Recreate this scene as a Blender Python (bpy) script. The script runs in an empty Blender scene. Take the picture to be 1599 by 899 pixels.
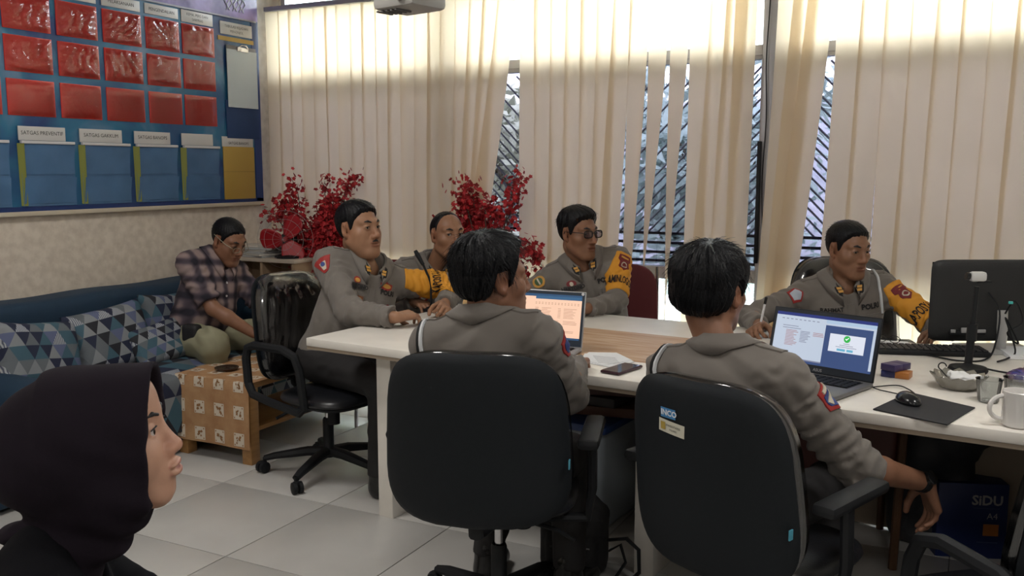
import bpy, bmesh, math, random
import numpy as np
from math import sin, cos, pi, radians, sqrt, atan
from mathutils import Vector, Matrix
from mathutils.bvhtree import BVHTree

random.seed(7)
rng = np.random.default_rng(11)
scene = bpy.context.scene
COL = scene.collection

# ------------------------------------------------------------------ camera
CAM_H, YAW, FPX, HORIZON = 1.45, radians(27), 1420.0, 265.0
PITCH = atan((449.5 - HORIZON) / FPX)
cam_data = bpy.data.cameras.new('camera')
cam_data.sensor_width = 36.0
cam_data.lens = 36.0 * FPX / 1599.0
cam_data.clip_start = 0.05
cam_data.clip_end = 200
cam = bpy.data.objects.new('camera', cam_data)
cam.location = (0, 0, CAM_H)
cam.rotation_euler = (pi / 2 - PITCH, 0, YAW)
COL.objects.link(cam)
scene.camera = cam

# ------------------------------------------------------------------ world, light, exposure
world = bpy.data.worlds.new('overcast_sky')
scene.world = world
world.use_nodes = True
wn = world.node_tree
wn.nodes['Background'].inputs['Color'].default_value = (0.93, 0.96, 1.0, 1)
wn.nodes['Background'].inputs['Strength'].default_value = 11.5
scene.view_settings.view_transform = 'Standard'
scene.view_settings.look = 'None'
scene.view_settings.gamma = 1
scene.view_settings.use_curve_mapping = False
scene.view_settings.exposure = 0.62
FILL_LAMP_POWER = 16.0  # strength of the added fill lamps overhead

# ------------------------------------------------------------------ object helpers
V = Vector


def tag(o, label=None, cat=None, group=None, kind=None):
    if label: o['label'] = label
    if cat: o['category'] = cat
    if group: o['group'] = group
    if kind: o['kind'] = kind
    return o


def link(o, parent=None):
    COL.objects.link(o)
    if parent is not None:
        o.parent = parent
    return o


def thing(name, label, cat, loc=(0, 0, 0), rz=0.0, group=None):
    o = bpy.data.objects.new(name, None)
    o.empty_display_size = 0.1
    o.location = loc
    o.rotation_euler = (0, 0, rz)
    link(o)
    return tag(o, label, cat, group)


def structure(o):
    o['kind'] = 'structure'
    return o


def copy_tree(o, parent=None):
    c = o.copy()
    COL.objects.link(c)
    c.parent = parent
    for ch in list(o.children):
        copy_tree(ch, c)
    return c


# ------------------------------------------------------------------ materials
MATS = {}


def mat(name, color=(0.8, 0.8, 0.8), rough=0.6, metal=0.0, spec=0.5, var=0.0, vscale=20.0, bump=0.0, bscale=60.0,
        coat=0.0, coat_rough=0.05, sheen=0.0, color2=None, emit=None, emit_strength=0.0, vcol=False, subsurf=0.0,
        stretch=None, alpha=None):
    if name in MATS:
        return MATS[name]
    m = bpy.data.materials.new(name)
    m.use_nodes = True
    nt = m.node_tree
    b = nt.nodes['Principled BSDF']
    b.inputs['Base Color'].default_value = (*color, 1)
    b.inputs['Roughness'].default_value = rough
    b.inputs['Metallic'].default_value = metal
    b.inputs['Specular IOR Level'].default_value = spec
    if coat:
        b.inputs['Coat Weight'].default_value = coat
        b.inputs['Coat Roughness'].default_value = coat_rough
    if sheen:
        b.inputs['Sheen Weight'].default_value = sheen
        b.inputs['Sheen Roughness'].default_value = 0.5
    if subsurf:
        b.inputs['Subsurface Weight'].default_value = subsurf
        b.inputs['Subsurface Radius'].default_value = (0.012, 0.005, 0.003)
    if emit:
        b.inputs['Emission Color'].default_value = (*emit, 1)
        b.inputs['Emission Strength'].default_value = emit_strength
    if alpha is not None:
        b.inputs['Alpha'].default_value = alpha
    tc = nt.nodes.new('ShaderNodeTexCoord')
    src = tc.outputs['Object']
    if stretch:
        mp = nt.nodes.new('ShaderNodeMapping')
        mp.inputs['Scale'].default_value = stretch
        nt.links.new(src, mp.inputs['Vector'])
        src = mp.outputs['Vector']
    if vcol:
        at_ = nt.nodes.new('ShaderNodeVertexColor')
        at_.layer_name = 'Col'
        colsrc = at_.outputs['Color']
    else:
        colsrc = None
    if var > 0 or color2:
        n = nt.nodes.new('ShaderNodeTexNoise')
        n.inputs['Scale'].default_value = vscale
        n.inputs['Detail'].default_value = 5
        nt.links.new(src, n.inputs['Vector'])
        if color2:
            r = nt.nodes.new('ShaderNodeValToRGB')
            r.color_ramp.elements[0].position = 0.35
            r.color_ramp.elements[0].color = (*color, 1)
            r.color_ramp.elements[1].position = 0.65
            r.color_ramp.elements[1].color = (*color2, 1)
            nt.links.new(n.outputs['Fac'], r.inputs['Fac'])
            colsrc = r.outputs['Color']
        if var > 0:
            hs = nt.nodes.new('ShaderNodeHueSaturation')
            mr = nt.nodes.new('ShaderNodeMapRange')
            mr.inputs['From Min'].default_value = 0.3
            mr.inputs['From Max'].default_value = 0.7
            mr.inputs['To Min'].default_value = 1 - var
            mr.inputs['To Max'].default_value = 1 + var
            nt.links.new(n.outputs['Fac'], mr.inputs['Value'])
            nt.links.new(mr.outputs['Result'], hs.inputs['Value'])
            if colsrc:
                nt.links.new(colsrc, hs.inputs['Color'])
            else:
                hs.inputs['Color'].default_value = (*color, 1)
            colsrc = hs.outputs['Color']
    if colsrc:
        nt.links.new(colsrc, b.inputs['Base Color'])
    if bump > 0:
        n2 = nt.nodes.new('ShaderNodeTexNoise')
        n2.inputs['Scale'].default_value = bscale
        n2.inputs['Detail'].default_value = 4
        nt.links.new(src, n2.inputs['Vector'])
        bp = nt.nodes.new('ShaderNodeBump')
        bp.inputs['Strength'].default_value = bump
        bp.inputs['Distance'].default_value = 0.01
        nt.links.new(n2.outputs['Fac'], bp.inputs['Height'])
        nt.links.new(bp.outputs['Normal'], b.inputs['Normal'])
    MATS[name] = m
    return m


# ------------------------------------------------------------------ mesh builder
class MB:
    def __init__(s):
        s.v, s.f, s.mi, s.c = [], [], [], 0

    def add(s, verts, faces, mi=0):
        o = len(s.v)
        s.v.extend([tuple(p) for p in verts])
        s.f.extend([tuple(i + o for i in f) for f in faces])
        s.mi.extend([mi] * len(faces))
        return s

    def bm(s, bm, mi=0, M=None):
        bm.verts.ensure_lookup_table()
        bm.verts.index_update()
        vs = [(M @ v.co) if M else v.co.copy() for v in bm.verts]
        s.add(vs, [[v.index for v in f.verts] for f in bm.faces], mi)
        bm.free()
        return s

    def box(s, c, size, bev=0.0, M=None, mi=0, seg=2):
        b = bmesh.new()
        bmesh.ops.create_cube(b, size=1)
        bmesh.ops.scale(b, vec=V(size), verts=b.verts)
        if bev > 0:
            bmesh.ops.bevel(b, geom=list(b.edges), offset=min(bev, min(size) * 0.49), segments=seg, profile=0.5,
                            affect='EDGES')
        bmesh.ops.translate(b, vec=V(c), verts=b.verts)
        return s.bm(b, mi, M)

    def span(s, lo, hi, bev=0.0, M=None, mi=0):
        lo, hi = V(lo), V(hi)
        return s.box((lo + hi) / 2, (hi - lo), bev, M, mi)

    def tube(s, pts, r, n=10, cap=True, mi=0, flat=None):
        pts = [V(p) for p in pts]
        k = len(pts)
        rs = r if isinstance(r, (list, tuple)) else [r] * k
        t = [(pts[min(i + 1, k - 1)] - pts[max(i - 1, 0)]).normalized() for i in range(k)]
        up = V((0, 0, 1)) if abs(t[0].z) < 0.9 else V((1, 0, 0))
        a = t[0].cross(up).normalized()
        vs, fs = [], []
        for i in range(k):
            a = (a - t[i] * a.dot(t[i]))
            a = a.normalized() if a.length > 1e-6 else t[i].orthogonal().normalized()
            b = t[i].cross(a)
            fl = flat if flat else 1.0
            for j in range(n):
                th = 2 * pi * j / n
                vs.append(pts[i] + (a * cos(th) + b * sin(th) * fl) * rs[i])
        for i in range(k - 1):
            for j in range(n):
                fs.append((i * n + j, i * n + (j + 1) % n, (i + 1) * n + (j + 1) % n, (i + 1) * n + j))
        if cap:
            fs.append(tuple(reversed(range(n))))
            fs.append(tuple(range((k - 1) * n, k * n)))
        return s.add(vs, fs, mi)

    def cyl(s, a, b, r, n=16, mi=0, r2=None):
        return s.tube([a, b], [r, r if r2 is None else r2], n, True, mi)

    def lathe(s, prof, n=24, c=(0, 0, 0), mi=0, M=None, close=False):
        vs, fs = [], []
        k = len(prof)
        for (r, z) in prof:
            for j in range(n):
                th = 2 * pi * j / n
                p = V((c[0] + r * cos(th), c[1] + r * sin(th), c[2] + z))
                vs.append(M @ p if M else p)
        for i in range(k - 1):
            for j in range(n):
                fs.append((i * n + j, i * n + (j + 1) % n, (i + 1) * n + (j + 1) % n, (i + 1) * n + j))
        if close:
            fs.append(tuple(reversed(range(n))))
            fs.append(tuple(range((k - 1) * n, k * n)))
        return s.add(vs, fs, mi)

    def prism(s, poly, lo, hi, M=None, mi=0):
        # poly (x, y) extruded in z
        n = len(poly)
        vs = [V((x, y, lo)) for x, y in poly] + [V((x, y, hi)) for x, y in poly]
        if M: vs = [M @ v for v in vs]
        fs = [tuple(reversed(range(n))), tuple(range(n, 2 * n))]
        fs += [(i, (i + 1) % n, n + (i + 1) % n, n + i) for i in range(n)]
        return s.add(vs, fs, mi)

    def sphere(s, c, r, n=12, mi=0, M=None):
        b = bmesh.new()
        bmesh.ops.create_uvsphere(b, u_segments=n, v_segments=max(6, n * 2 // 3), radius=1)
        bmesh.ops.scale(b, vec=V((r, r, r) if not isinstance(r, (tuple, list)) else r), verts=b.verts)
        bmesh.ops.translate(b, vec=V(c), verts=b.verts)
        return s.bm(b, mi, M)

    def grid(s, fn, nu, nv, mi=0, thick=None):
        vs = [fn(i / nu, j / nv) for j in range(nv + 1) for i in range(nu + 1)]
        w = nu + 1
        fs = [(j * w + i, j * w + i + 1, (j + 1) * w + i + 1, (j + 1) * w + i) for j in range(nv) for i in range(nu)]
        return s.add(vs, fs, mi)

    def build(s, name, m=None, parent=None, smooth=True, angle=40, off=None):
        me = bpy.data.meshes.new(name)
        vs = s.v if off is None else [(V(p) - V(off)) for p in s.v]
        me.from_pydata([tuple(p) for p in vs], [], s.f)
        ms = m if isinstance(m, (list, tuple)) else [m]
        for x in ms:
            if x: me.materials.append(x)
        if len(ms) > 1:
            me.polygons.foreach_set('material_index', s.mi)
        me.validate()
        b = bmesh.new()
        b.from_mesh(me)
        bmesh.ops.recalc_face_normals(b, faces=b.faces)
        b.to_mesh(me)
        b.free()
        if smooth:
            me.polygons.foreach_set('use_smooth', [True] * len(me.polygons))
            me.set_sharp_from_angle(angle=radians(angle))
        me.update()
        o = bpy.data.objects.new(name, me)
        return link(o, parent)


def part(mb, name, m, parent, **k):
    return mb.build(name, m, parent, **k)


def superellipse(w, h, n=3.0, k=32):
    pts = []
    for i in range(k):
        t = 2 * pi * i / k
        c, s_ = cos(t), sin(t)
        pts.append((w * math.copysign(abs(c) ** (2 / n), c), h * math.copysign(abs(s_) ** (2 / n), s_)))
    return pts


FONT_CACHE = {}


def text_mesh(txt, size=1.0, bold=0.0, align='CENTER', spacing=1.0):
    """flat lettering -> (verts, faces) in the xy plane"""
    key = (txt, size, bold, align, spacing)
    if key in FONT_CACHE:
        return FONT_CACHE[key]
    cu = bpy.data.curves.new('lettering', 'FONT')
    cu.body = txt
    cu.size = size
    cu.align_x = align
    cu.align_y = 'CENTER'
    cu.offset = bold
    cu.space_character = spacing
    cu.resolution_u = 2
    ob = bpy.data.objects.new('lettering', cu)
    COL.objects.link(ob)
    bpy.context.view_layer.update()
    dg = bpy.context.evaluated_depsgraph_get()
    me = bpy.data.meshes.new_from_object(ob.evaluated_get(dg))
    vs = [tuple(v.co) for v in me.vertices]
    fs = [tuple(p.vertices) for p in me.polygons]
    bpy.data.objects.remove(ob)
    bpy.data.curves.remove(cu)
    bpy.data.meshes.remove(me)
    FONT_CACHE[key] = (vs, fs)
    return vs, fs


def letters(name, txt, size, M, m, parent, bold=0.0, align='CENTER', spacing=1.0):
    vs, fs = text_mesh(txt, size, bold, align, spacing)
    mb = MB()
    mb.add([M @ V(v) for v in vs], fs)
    return mb.build(name, m, parent, smooth=False)


def frame(o, x, y):
    """matrix with origin o, local x and y axes; z = x cross y"""
    x, y = V(x).normalized(), V(y)
    z = x.cross(y).normalized()
    y = z.cross(x)
    M = Matrix.Identity(4)
    for i in range(3):
        M[i][0], M[i][1], M[i][2], M[i][3] = x[i], y[i], z[i], o[i]
    return M


# ------------------------------------------------------------------ implicit surfaces (people, cloth, cushions)
def A(p):
    return np.array(p, dtype=np.float32)


def ell(P, c, r, R=None):
    q = P - A(c)
    if R is not None:
        q = q @ R
    r = A(r)
    a = q / r
    k0 = np.sqrt((a * a).sum(1)) + 1e-9
    b = a / r
    k1 = np.sqrt((b * b).sum(1)) + 1e-9
    return k0 * (k0 - 1) / k1


def rcone(P, a, b, r1, r2):
    a, b = A(a), A(b)
    ab = b - a
    q = P - a
    t = np.clip(q @ ab / (ab @ ab), 0, 1)
    d = q - t[:, None] * ab
    return np.sqrt((d * d).sum(1)) - (r1 + (r2 - r1) * t)


def rbox(P, c, h, r, R=None):
    q = P - A(c)
    if R is not None:
        q = q @ R
    q = np.abs(q) - (A(h) - r)
    return np.sqrt((np.maximum(q, 0) ** 2).sum(1)) + np.minimum(q.max(1), 0) - r


def su(a, b, k=0.02):
    h = np.clip(0.5 + 0.5 * (b - a) / k, 0, 1)
    return b * (1 - h) + a * h - k * h * (1 - h)


def ss(a, b, k=0.01):
    """a minus b, smooth"""
    h = np.clip(0.5 - 0.5 * (a + b) / k, 0, 1)
    return a * (1 - h) - b * h + k * h * (1 - h)


def si(a, b, k=0.01):
    return -su(-a, -b, k)


def near(P, c, r, f):
    """evaluate f only near a bounding sphere, elsewhere a safe distance"""
    dd = np.sqrt(((P - A(c)) ** 2).sum(1)) - r
    out = np.maximum(dd, 0.03) + 0.02
    m = dd < 0.05
    if m.any():
        out[m] = f(P[m])
    return out


def sdf_mesh(f, lo, hi, h, B=8):
    """sparse naive surface nets; returns verts (n,3), quads (m,4)"""
    lo = np.array(lo, np.float64)
    hi = np.array(hi, np.float64)
    nb = np.maximum(1, np.ceil((hi - lo) / (h * B)).astype(int))
    I = np.stack(np.meshgrid(*[np.arange(n) for n in nb], indexing='ij'), -1).reshape(-1, 3)
    cen = (lo + (I + 0.5) * B * h).astype(np.float32)
    d = f(cen)
    act = I[np.abs(d) < B * h * 1.12]
    g = np.stack(np.meshgrid(*[np.arange(B + 1)] * 3, indexing='ij'), -1).reshape(-1, 3)
    N = nb * B + 2
    keys_all, pos_all, edges = [], [], [[], [], []]
    corners = np.array([[i, j, k] for i in (0, 1) for j in (0, 1) for k in (0, 1)])
    epairs = [(a, b) for a in range(8) for b in range(a + 1, 8) if np.abs(corners[a] - corners[b]).sum() == 1]
    key = lambda c: (c[:, 0].astype(np.int64) * N[1] + c[:, 1]) * N[2] + c[:, 2]
    CH = 256
    for s in range(0, len(act), CH):
        blk = act[s:s + CH]
        gi = blk[:, None, :] * B + g[None]
        P = (lo + gi.reshape(-1, 3) * h).astype(np.float32)
        val = f(P).reshape(-1, B + 1, B + 1, B + 1)
        sg = val < 0
        cs = [sg[:, i:B + i, j:B + j, k:B + k] for i, j, k in corners]
        anyn = np.logical_or.reduce(cs)
        alln = np.logical_and.reduce(cs)
        w = np.argwhere(anyn & ~alln)
        if len(w) == 0:
            continue
        cv = np.stack([val[w[:, 0], w[:, 1] + i, w[:, 2] + j, w[:, 3] + k] for i, j, k in corners], 1)
        acc = np.zeros((len(w), 3))
        cnt = np.zeros(len(w))
        for a, b in epairs:
            va, vb = cv[:, a], cv[:, b]
            m = (va < 0) != (vb < 0)
            t = np.where(m, va / np.where(m, va - vb, 1), 0)
            pt = corners[a][None] + t[:, None] * (corners[b] - corners[a])[None]
            acc += np.where(m[:, None], pt, 0)
            cnt += m
        cell = blk[w[:, 0]] * B + w[:, 1:]
        pos_all.append(lo + (cell + acc / cnt[:, None]) * h)
        keys_all.append(key(cell))
        for ax in range(3):
            sl0 = [slice(None)] + [slice(0, B)] * 3
            sl1 = [slice(None)] + [slice(0, B)] * 3
            sl1[ax + 1] = slice(1, B + 1)
            a0, a1 = sg[tuple(sl0)], sg[tuple(sl1)]
            e = np.argwhere(a0 != a1)
            if len(e):
                edges[ax].append(np.concatenate([blk[e[:, 0]] * B + e[:, 1:], a0[e[:, 0], e[:, 1], e[:, 2], e[:, 3]][:, None]], 1))
    keys = np.concatenate(keys_all)
    pos = np.concatenate(pos_all)
    o = np.argsort(keys)
    ks = keys[o]
    quads = []
    for ax in range(3):
        if not edges[ax]:
            continue
        e = np.concatenate(edges[ax])
        c, inside = e[:, :3], e[:, 3].astype(bool)
        u, v = [(1, 2), (2, 0), (0, 1)][ax]
        q = []
        ok = np.ones(len(c), bool)
        for du, dv in ((0, 0), (-1, 0), (-1, -1), (0, -1)):
            cc = c.copy()
            cc[:, u] += du
            cc[:, v] += dv
            kk = key(cc)
            ix = np.clip(np.searchsorted(ks, kk), 0, len(ks) - 1)
            ok &= (ks[ix] == kk) & (cc.min(1) >= 0)
            q.append(o[ix])
        q = np.stack(q, 1)
        q[~inside] = q[~inside][:, ::-1]
        quads.append(q[ok])
    return pos, np.concatenate(quads)


def mesh_np(name, v, q, m=None, parent=None, off=(0, 0, 0), col=None, smooth_iter=0, mat_idx=None):
    me = bpy.data.meshes.new(name)
    v = np.asarray(v, np.float64)
    if smooth_iter:
        for _ in range(smooth_iter):
            s = np.zeros_like(v)
            c = np.zeros(len(v))
            for a in range(4):
                b = (a + 1) % 4
                np.add.at(s, q[:, a], v[q[:, b]])
                np.add.at(c, q[:, a], 1)
                np.add.at(s, q[:, b], v[q[:, a]])
                np.add.at(c, q[:, b], 1)
            c = np.maximum(c, 1)
            v = v * 0.5 + 0.5 * s / c[:, None]
    vv = (v - np.array(off)).astype(np.float32)
    me.vertices.add(len(v))
    me.vertices.foreach_set('co', vv.ravel())
    me.loops.add(len(q) * 4)
    me.loops.foreach_set('vertex_index', q.astype(np.int32).ravel())
    me.polygons.add(len(q))
    me.polygons.foreach_set('loop_start', np.arange(0, len(q) * 4, 4, dtype=np.int32))
    for x in (m if isinstance(m, (list, tuple)) else [m]):
        if x: me.materials.append(x)
    if mat_idx is not None:
        me.polygons.foreach_set('material_index', mat_idx.astype(np.int32))
    me.update(calc_edges=True)
    me.polygons.foreach_set('use_smooth', np.ones(len(q), bool))
    if col is not None:
        ca = me.color_attributes.new('Col', 'FLOAT_COLOR', 'POINT')
        ca.data.foreach_set('color', np.concatenate([col, np.ones((len(v), 1))], 1).astype(np.float32).ravel())
    me.update()
    ob = bpy.data.objects.new(name, me)
    return link(ob, parent)


def folds(P, amp, wl=0.07, seed=0, direc=None):
    r = np.random.default_rng(seed)
    out = np.zeros(len(P), np.float32)
    for i in range(3):
        k = r.normal(size=3)
        if direc is not None:
            k = k * 0.45 + np.array(direc) * 1.6 * (1 if i % 2 else -1)
        k = A(k / np.linalg.norm(k) * 2 * pi / (wl * (0.7 + 0.6 * r.random())))
        m = A(r.normal(size=3) * 2 * pi / (wl * 4.5))
        w = np.sin(P @ k + 1.8 * np.sin(P @ m + r.random() * 6) + r.random() * 6)
        msk = 0.5 + 0.5 * np.sin(P @ A(r.normal(size=3) * 2 * pi / (wl * 4)) + r.random() * 6)
        out += w * np.abs(w) ** 0.5 * msk
    return out * amp / 2


# ------------------------------------------------------------------ people
def rot_head(yaw, pitch=0, roll=0):
    """columns = right, forward, up in world; yaw 0 faces +y, positive turns left; pitch up positive"""
    M = Matrix.Rotation(radians(yaw), 3, 'Z') @ Matrix.Rotation(radians(pitch), 3, 'X') @ Matrix.Rotation(radians(roll), 3, 'Y')
    return np.array(M, dtype=np.float32)


def head_sdf(Q, o):
    """Q in head space (x right, y forward, z up), adult head; o = options"""
    w = o.get('width', 1.0)
    jaw = o.get('jaw', 1.0)
    ax = np.abs(Q[:, 0])
    S = Q.copy()
    S[:, 0] = ax  # mirrored
    d = ell(Q, (0, -.012, .035), (.076 * w, .096, .086))
    d = su(d, ell(Q, (0, .026, -.03), (.063 * w, .064, .084)), .03)
    d = su(d, rcone(S, (.052 * w * jaw, -.004, -.05), (.018, .066, -.096), .021, .022), .03)
    d = su(d, ell(Q, (0, .074 - .006 * o.get('fem', 0), -.1), (.024, .02, .018)), .02)
    d = su(d, ell(S, (.043 * w, .05, -.018), (.028, .028, .024)), .025)          # cheekbones
    if o.get('chubby'):
        d = su(d, ell(S, (.041 * w, .036, -.052), (.024, .036, .032)), .03)
        d = su(d, ell(Q, (0, .038, -.104), (.042, .04, .018)), .03)
    fem = o.get('fem', 0)
    if fem:
        d = su(d, ell(Q, (0, .052, .058), (.056, .036, .045)), .03)
        d = su(d, ell(S, (.036, .052, -.035), (.03, .03, .034)), .03)
    d = su(d, rcone(S, (.008, .086 - .008 * fem, .031), (.05 * w, .066 - .004 * fem, .033), .0105 - .002 * fem, .009 - .002 * fem), .018)  # brow
    d = ss(d, ell(S, (.032, .103, .010), (.019, .018, .0125)), .014)               # sockets
    d = su(d, ell(S, (.032, .076, .0095), (.0165, .0135, .0135)), .004)            # lids
    slit = o.get('slit', .0042)
    d = ss(d, ell(S, (.032, .092, .0085), (.0135 + .0025 * o.get('fem', 0), .014, slit)), .002)              # eye opening
    nl = o.get('nose', 1.0)
    d = su(d, rcone(Q, (0, .086 - .006 * fem, .022), (0, .088 + .018 * nl, -.024), .0085, .0115), .014)
    d = su(d, ell(Q, (0, .09 + .017 * nl, -.028), (.0135, .0125, .0105)), .008)
    d = su(d, ell(S, (.0135, .093 + .003 * nl, -.031), (.0095, .012, .0085)), .006)
    d = ss(d, ell(S, (.0065, .1, -.0385), (.0045, .006, .004)), .003)
    d = su(d, ell(Q, (0, .076 + .005 * o.get('fem', 0), -.06), (.03, .018, .025)), .02)                     # muzzle
    lip = o.get('lip', 1.0)
    ly = .011 * fem
    d = su(d, ell(Q, (0, .089 + ly, -.0565), (.027, .0085 * lip, .0065)), .005)
    d = su(d, ell(Q, (0, .088 + ly, -.0690), (.024, .0095 * lip, .0080)), .005)
    d = ss(d, ell(Q, (0, .103 + ly, -.0624), (.030, .0145, .0024)), .003)
    # ears
    Re = np.array(Matrix.Rotation(radians(-22), 3, 'Z') @ Matrix.Rotation(radians(10), 3, 'X'), dtype=np.float32)
    e = ell(S, (.080 * w, -.012, .004), (.0075, .0195, .032), Re)
    e = ss(e, ell(S, (.089 * w, -.006, .004), (.008, .011, .019), Re), .005)
    e = su(e, ell(S, (.078 * w, .0, -.022), (.006, .009, .011)), .006)
    d = su(d, e, .006)
    return d


def eyebrow_sdf(S, o):
    th = o.get('brow', .0042)
    d = rcone(S, (.014, .0915, .0305), (.032, .0875, .0365), th, th * 1.05)
    d = su(d, rcone(S, (.032, .0875, .0365), (.052, .071, .0315), th * 1.05, th * .45), .004)
    return d


HY = [-.12, -.06, -.035, -.022, .012, .015, .028, .040, .050, .062, .082, .1]
HZ = [-.075, -.07, -.045, .03, .036, -.012, -.006, .040, .052, .072, .080, .084]


def hair_sdf(Q, o):
    st = o['hair']
    w = o.get('width', 1.0)
    top, side, back = st['top'], st['side'], st.get('back', st['side'])
    z, y = Q[:, 2], Q[:, 1]
    t = np.interp(z, [-.09, -.03, .03, .075, .12], [back * .4, (side + back) * .5, side, (side + top) * .55, top]).astype(np.float32)
    t = t + np.interp(y, [-.1, -.04, .0], [back - side if back > side else 0, 0, 0]).astype(np.float32)
    t = t + np.interp(y, [.02, .09], [0, st.get('front', 0)]).astype(np.float32) * np.interp(z, [.05, .09], [0, 1])
    yy = st.get('ys', HY)
    zz = st.get('zs', HZ)
    cut = (np.interp(y, yy, zz).astype(np.float32) - z) * .6 + .0022 * np.sin(Q[:, 0] * 260 + 60 * y) * np.sin(Q[:, 0] * 90 - 140 * y + 1)
    # hair grows out of the skin: no thickness right at the hairline
    e = np.clip(-cut / st.get('grow', .012), 0, 1)
    t = t * np.sqrt(e) - .0025 * (1 - e)
    d = ell(Q, (0, -.012, .035), (.076 * w, .096, .086)) - t
    # temple: the front hairline is higher away from the middle
    d = si(d, cut, st.get('soft', .006))
    # combed from the crown: ridges follow the meridians around it
    az = np.arctan2(Q[:, 0] - st.get('part', .012), Q[:, 1] + .045 + 1e-6)
    ds = np.sqrt((Q[:, 0] - .012) ** 2 + (Q[:, 1] + .045) ** 2)
    fade = np.clip(ds / .04, .1, 1) * e
    tw = az + ds * st.get('swirl', 4.0)
    k = st.get('strand', .0008)
    d = d - k * fade * (np.sin(46 * tw + 2 * np.sin(7 * tw)) + .7 * np.sin(71 * tw + 40 * z))
    lump = st.get('lump', 0)
    if lump:
        r1 = np.abs(np.sin(6.5 * tw + 1.4 * np.sin(3 * tw + 25 * z) + 9 * z))
        r2 = np.sin(13 * tw + 2.0 * np.sin(18 * ds + 4 * az))
        d = d - lump * fade * (r1 * .8 + r2 * .35)
    return d


def hand_prims(w, d, n, s, curl, spread=0.12, thumb=0.5, sc=1.0):
    """w wrist, d to the fingers, n out of the palm, s to the thumb side; returns list of (a,b,r1,r2)"""
    w, d, n = V(w), V(d).normalized(), V(n)
    n = (n - d * n.dot(d)).normalized()
    sd = d.cross(n).normalized()
    if sd.dot(V(s)) < 0: sd = -sd
    out = []
    lens = [.072, .080, .074, .058]
    offs = [.030, .010, -.010, -.029]
    rad = [.0092, .0096, .0092, .0080]
    base = [.088, .092, .088, .080]
    for i in range(4):
        b0 = w + d * .018 * sc + sd * offs[i] * .55 * sc
        k = w + d * base[i] * sc + sd * offs[i] * sc
        out.append((b0, k, .0165 * sc, .0125 * sc, 'palm'))
        c = curl[i] if isinstance(curl, (list, tuple)) else curl
        ang = 0.0
        p = k
        dd0 = (d + sd * (offs[i] / .03) * spread).normalized()
        for j, fr in enumerate((.44, .31, .25)):
            ang += radians(c * (0.85, 1.05, .75)[j])
            dd = dd0 * cos(ang) + n * sin(ang)
            q = p + dd * lens[i] * fr * 1.08 * sc
            out.append((p, q, rad[i] * sc * (1 - .08 * j), rad[i] * sc * (1 - .08 * (j + 1)), 'f'))
            p = q
    p = w + d * .02 * sc + sd * .024 * sc + n * .006 * sc
    t1 = (d * (.75 - .2 * thumb) + sd * (.75 - .5 * thumb) + n * (.25 + .6 * thumb)).normalized()
    t2 = (d * .9 + sd * (.35 - .75 * thumb) + n * (.2 + .5 * thumb)).normalized()
    for dd, l, r1, r2 in ((t1, .046, .016, .0128), ((t1 + t2).normalized(), .036, .0122, .0108), (t2, .028, .0108, .0088)):
        q = p + dd * l * sc
        out.append((p, q, r1 * sc, r2 * sc, 'f'))
        p = q
    return out


def hand_sdf(P, prims):
    d = None
    for a, b, r1, r2, k in prims:
        e = rcone(P, a, b, r1, r2)
        if d is None:
            d = e
        else:
            d = su(d, e, .010 if k == 'palm' else .0035)
    return d


def ik(a, c, l1, l2, pole):
    a, c = V(a), V(c)
    dv = c - a
    L = min(dv.length, (l1 + l2) * .999)
    u = dv.normalized()
    x = (l1 * l1 - l2 * l2 + L * L) / (2 * L)
    h = sqrt(max(l1 * l1 - x * x, 1e-6))
    pl = V(pole)
    pl = (pl - u * pl.dot(u)).normalized()
    return a + u * x + pl * h, a + u * L


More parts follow.
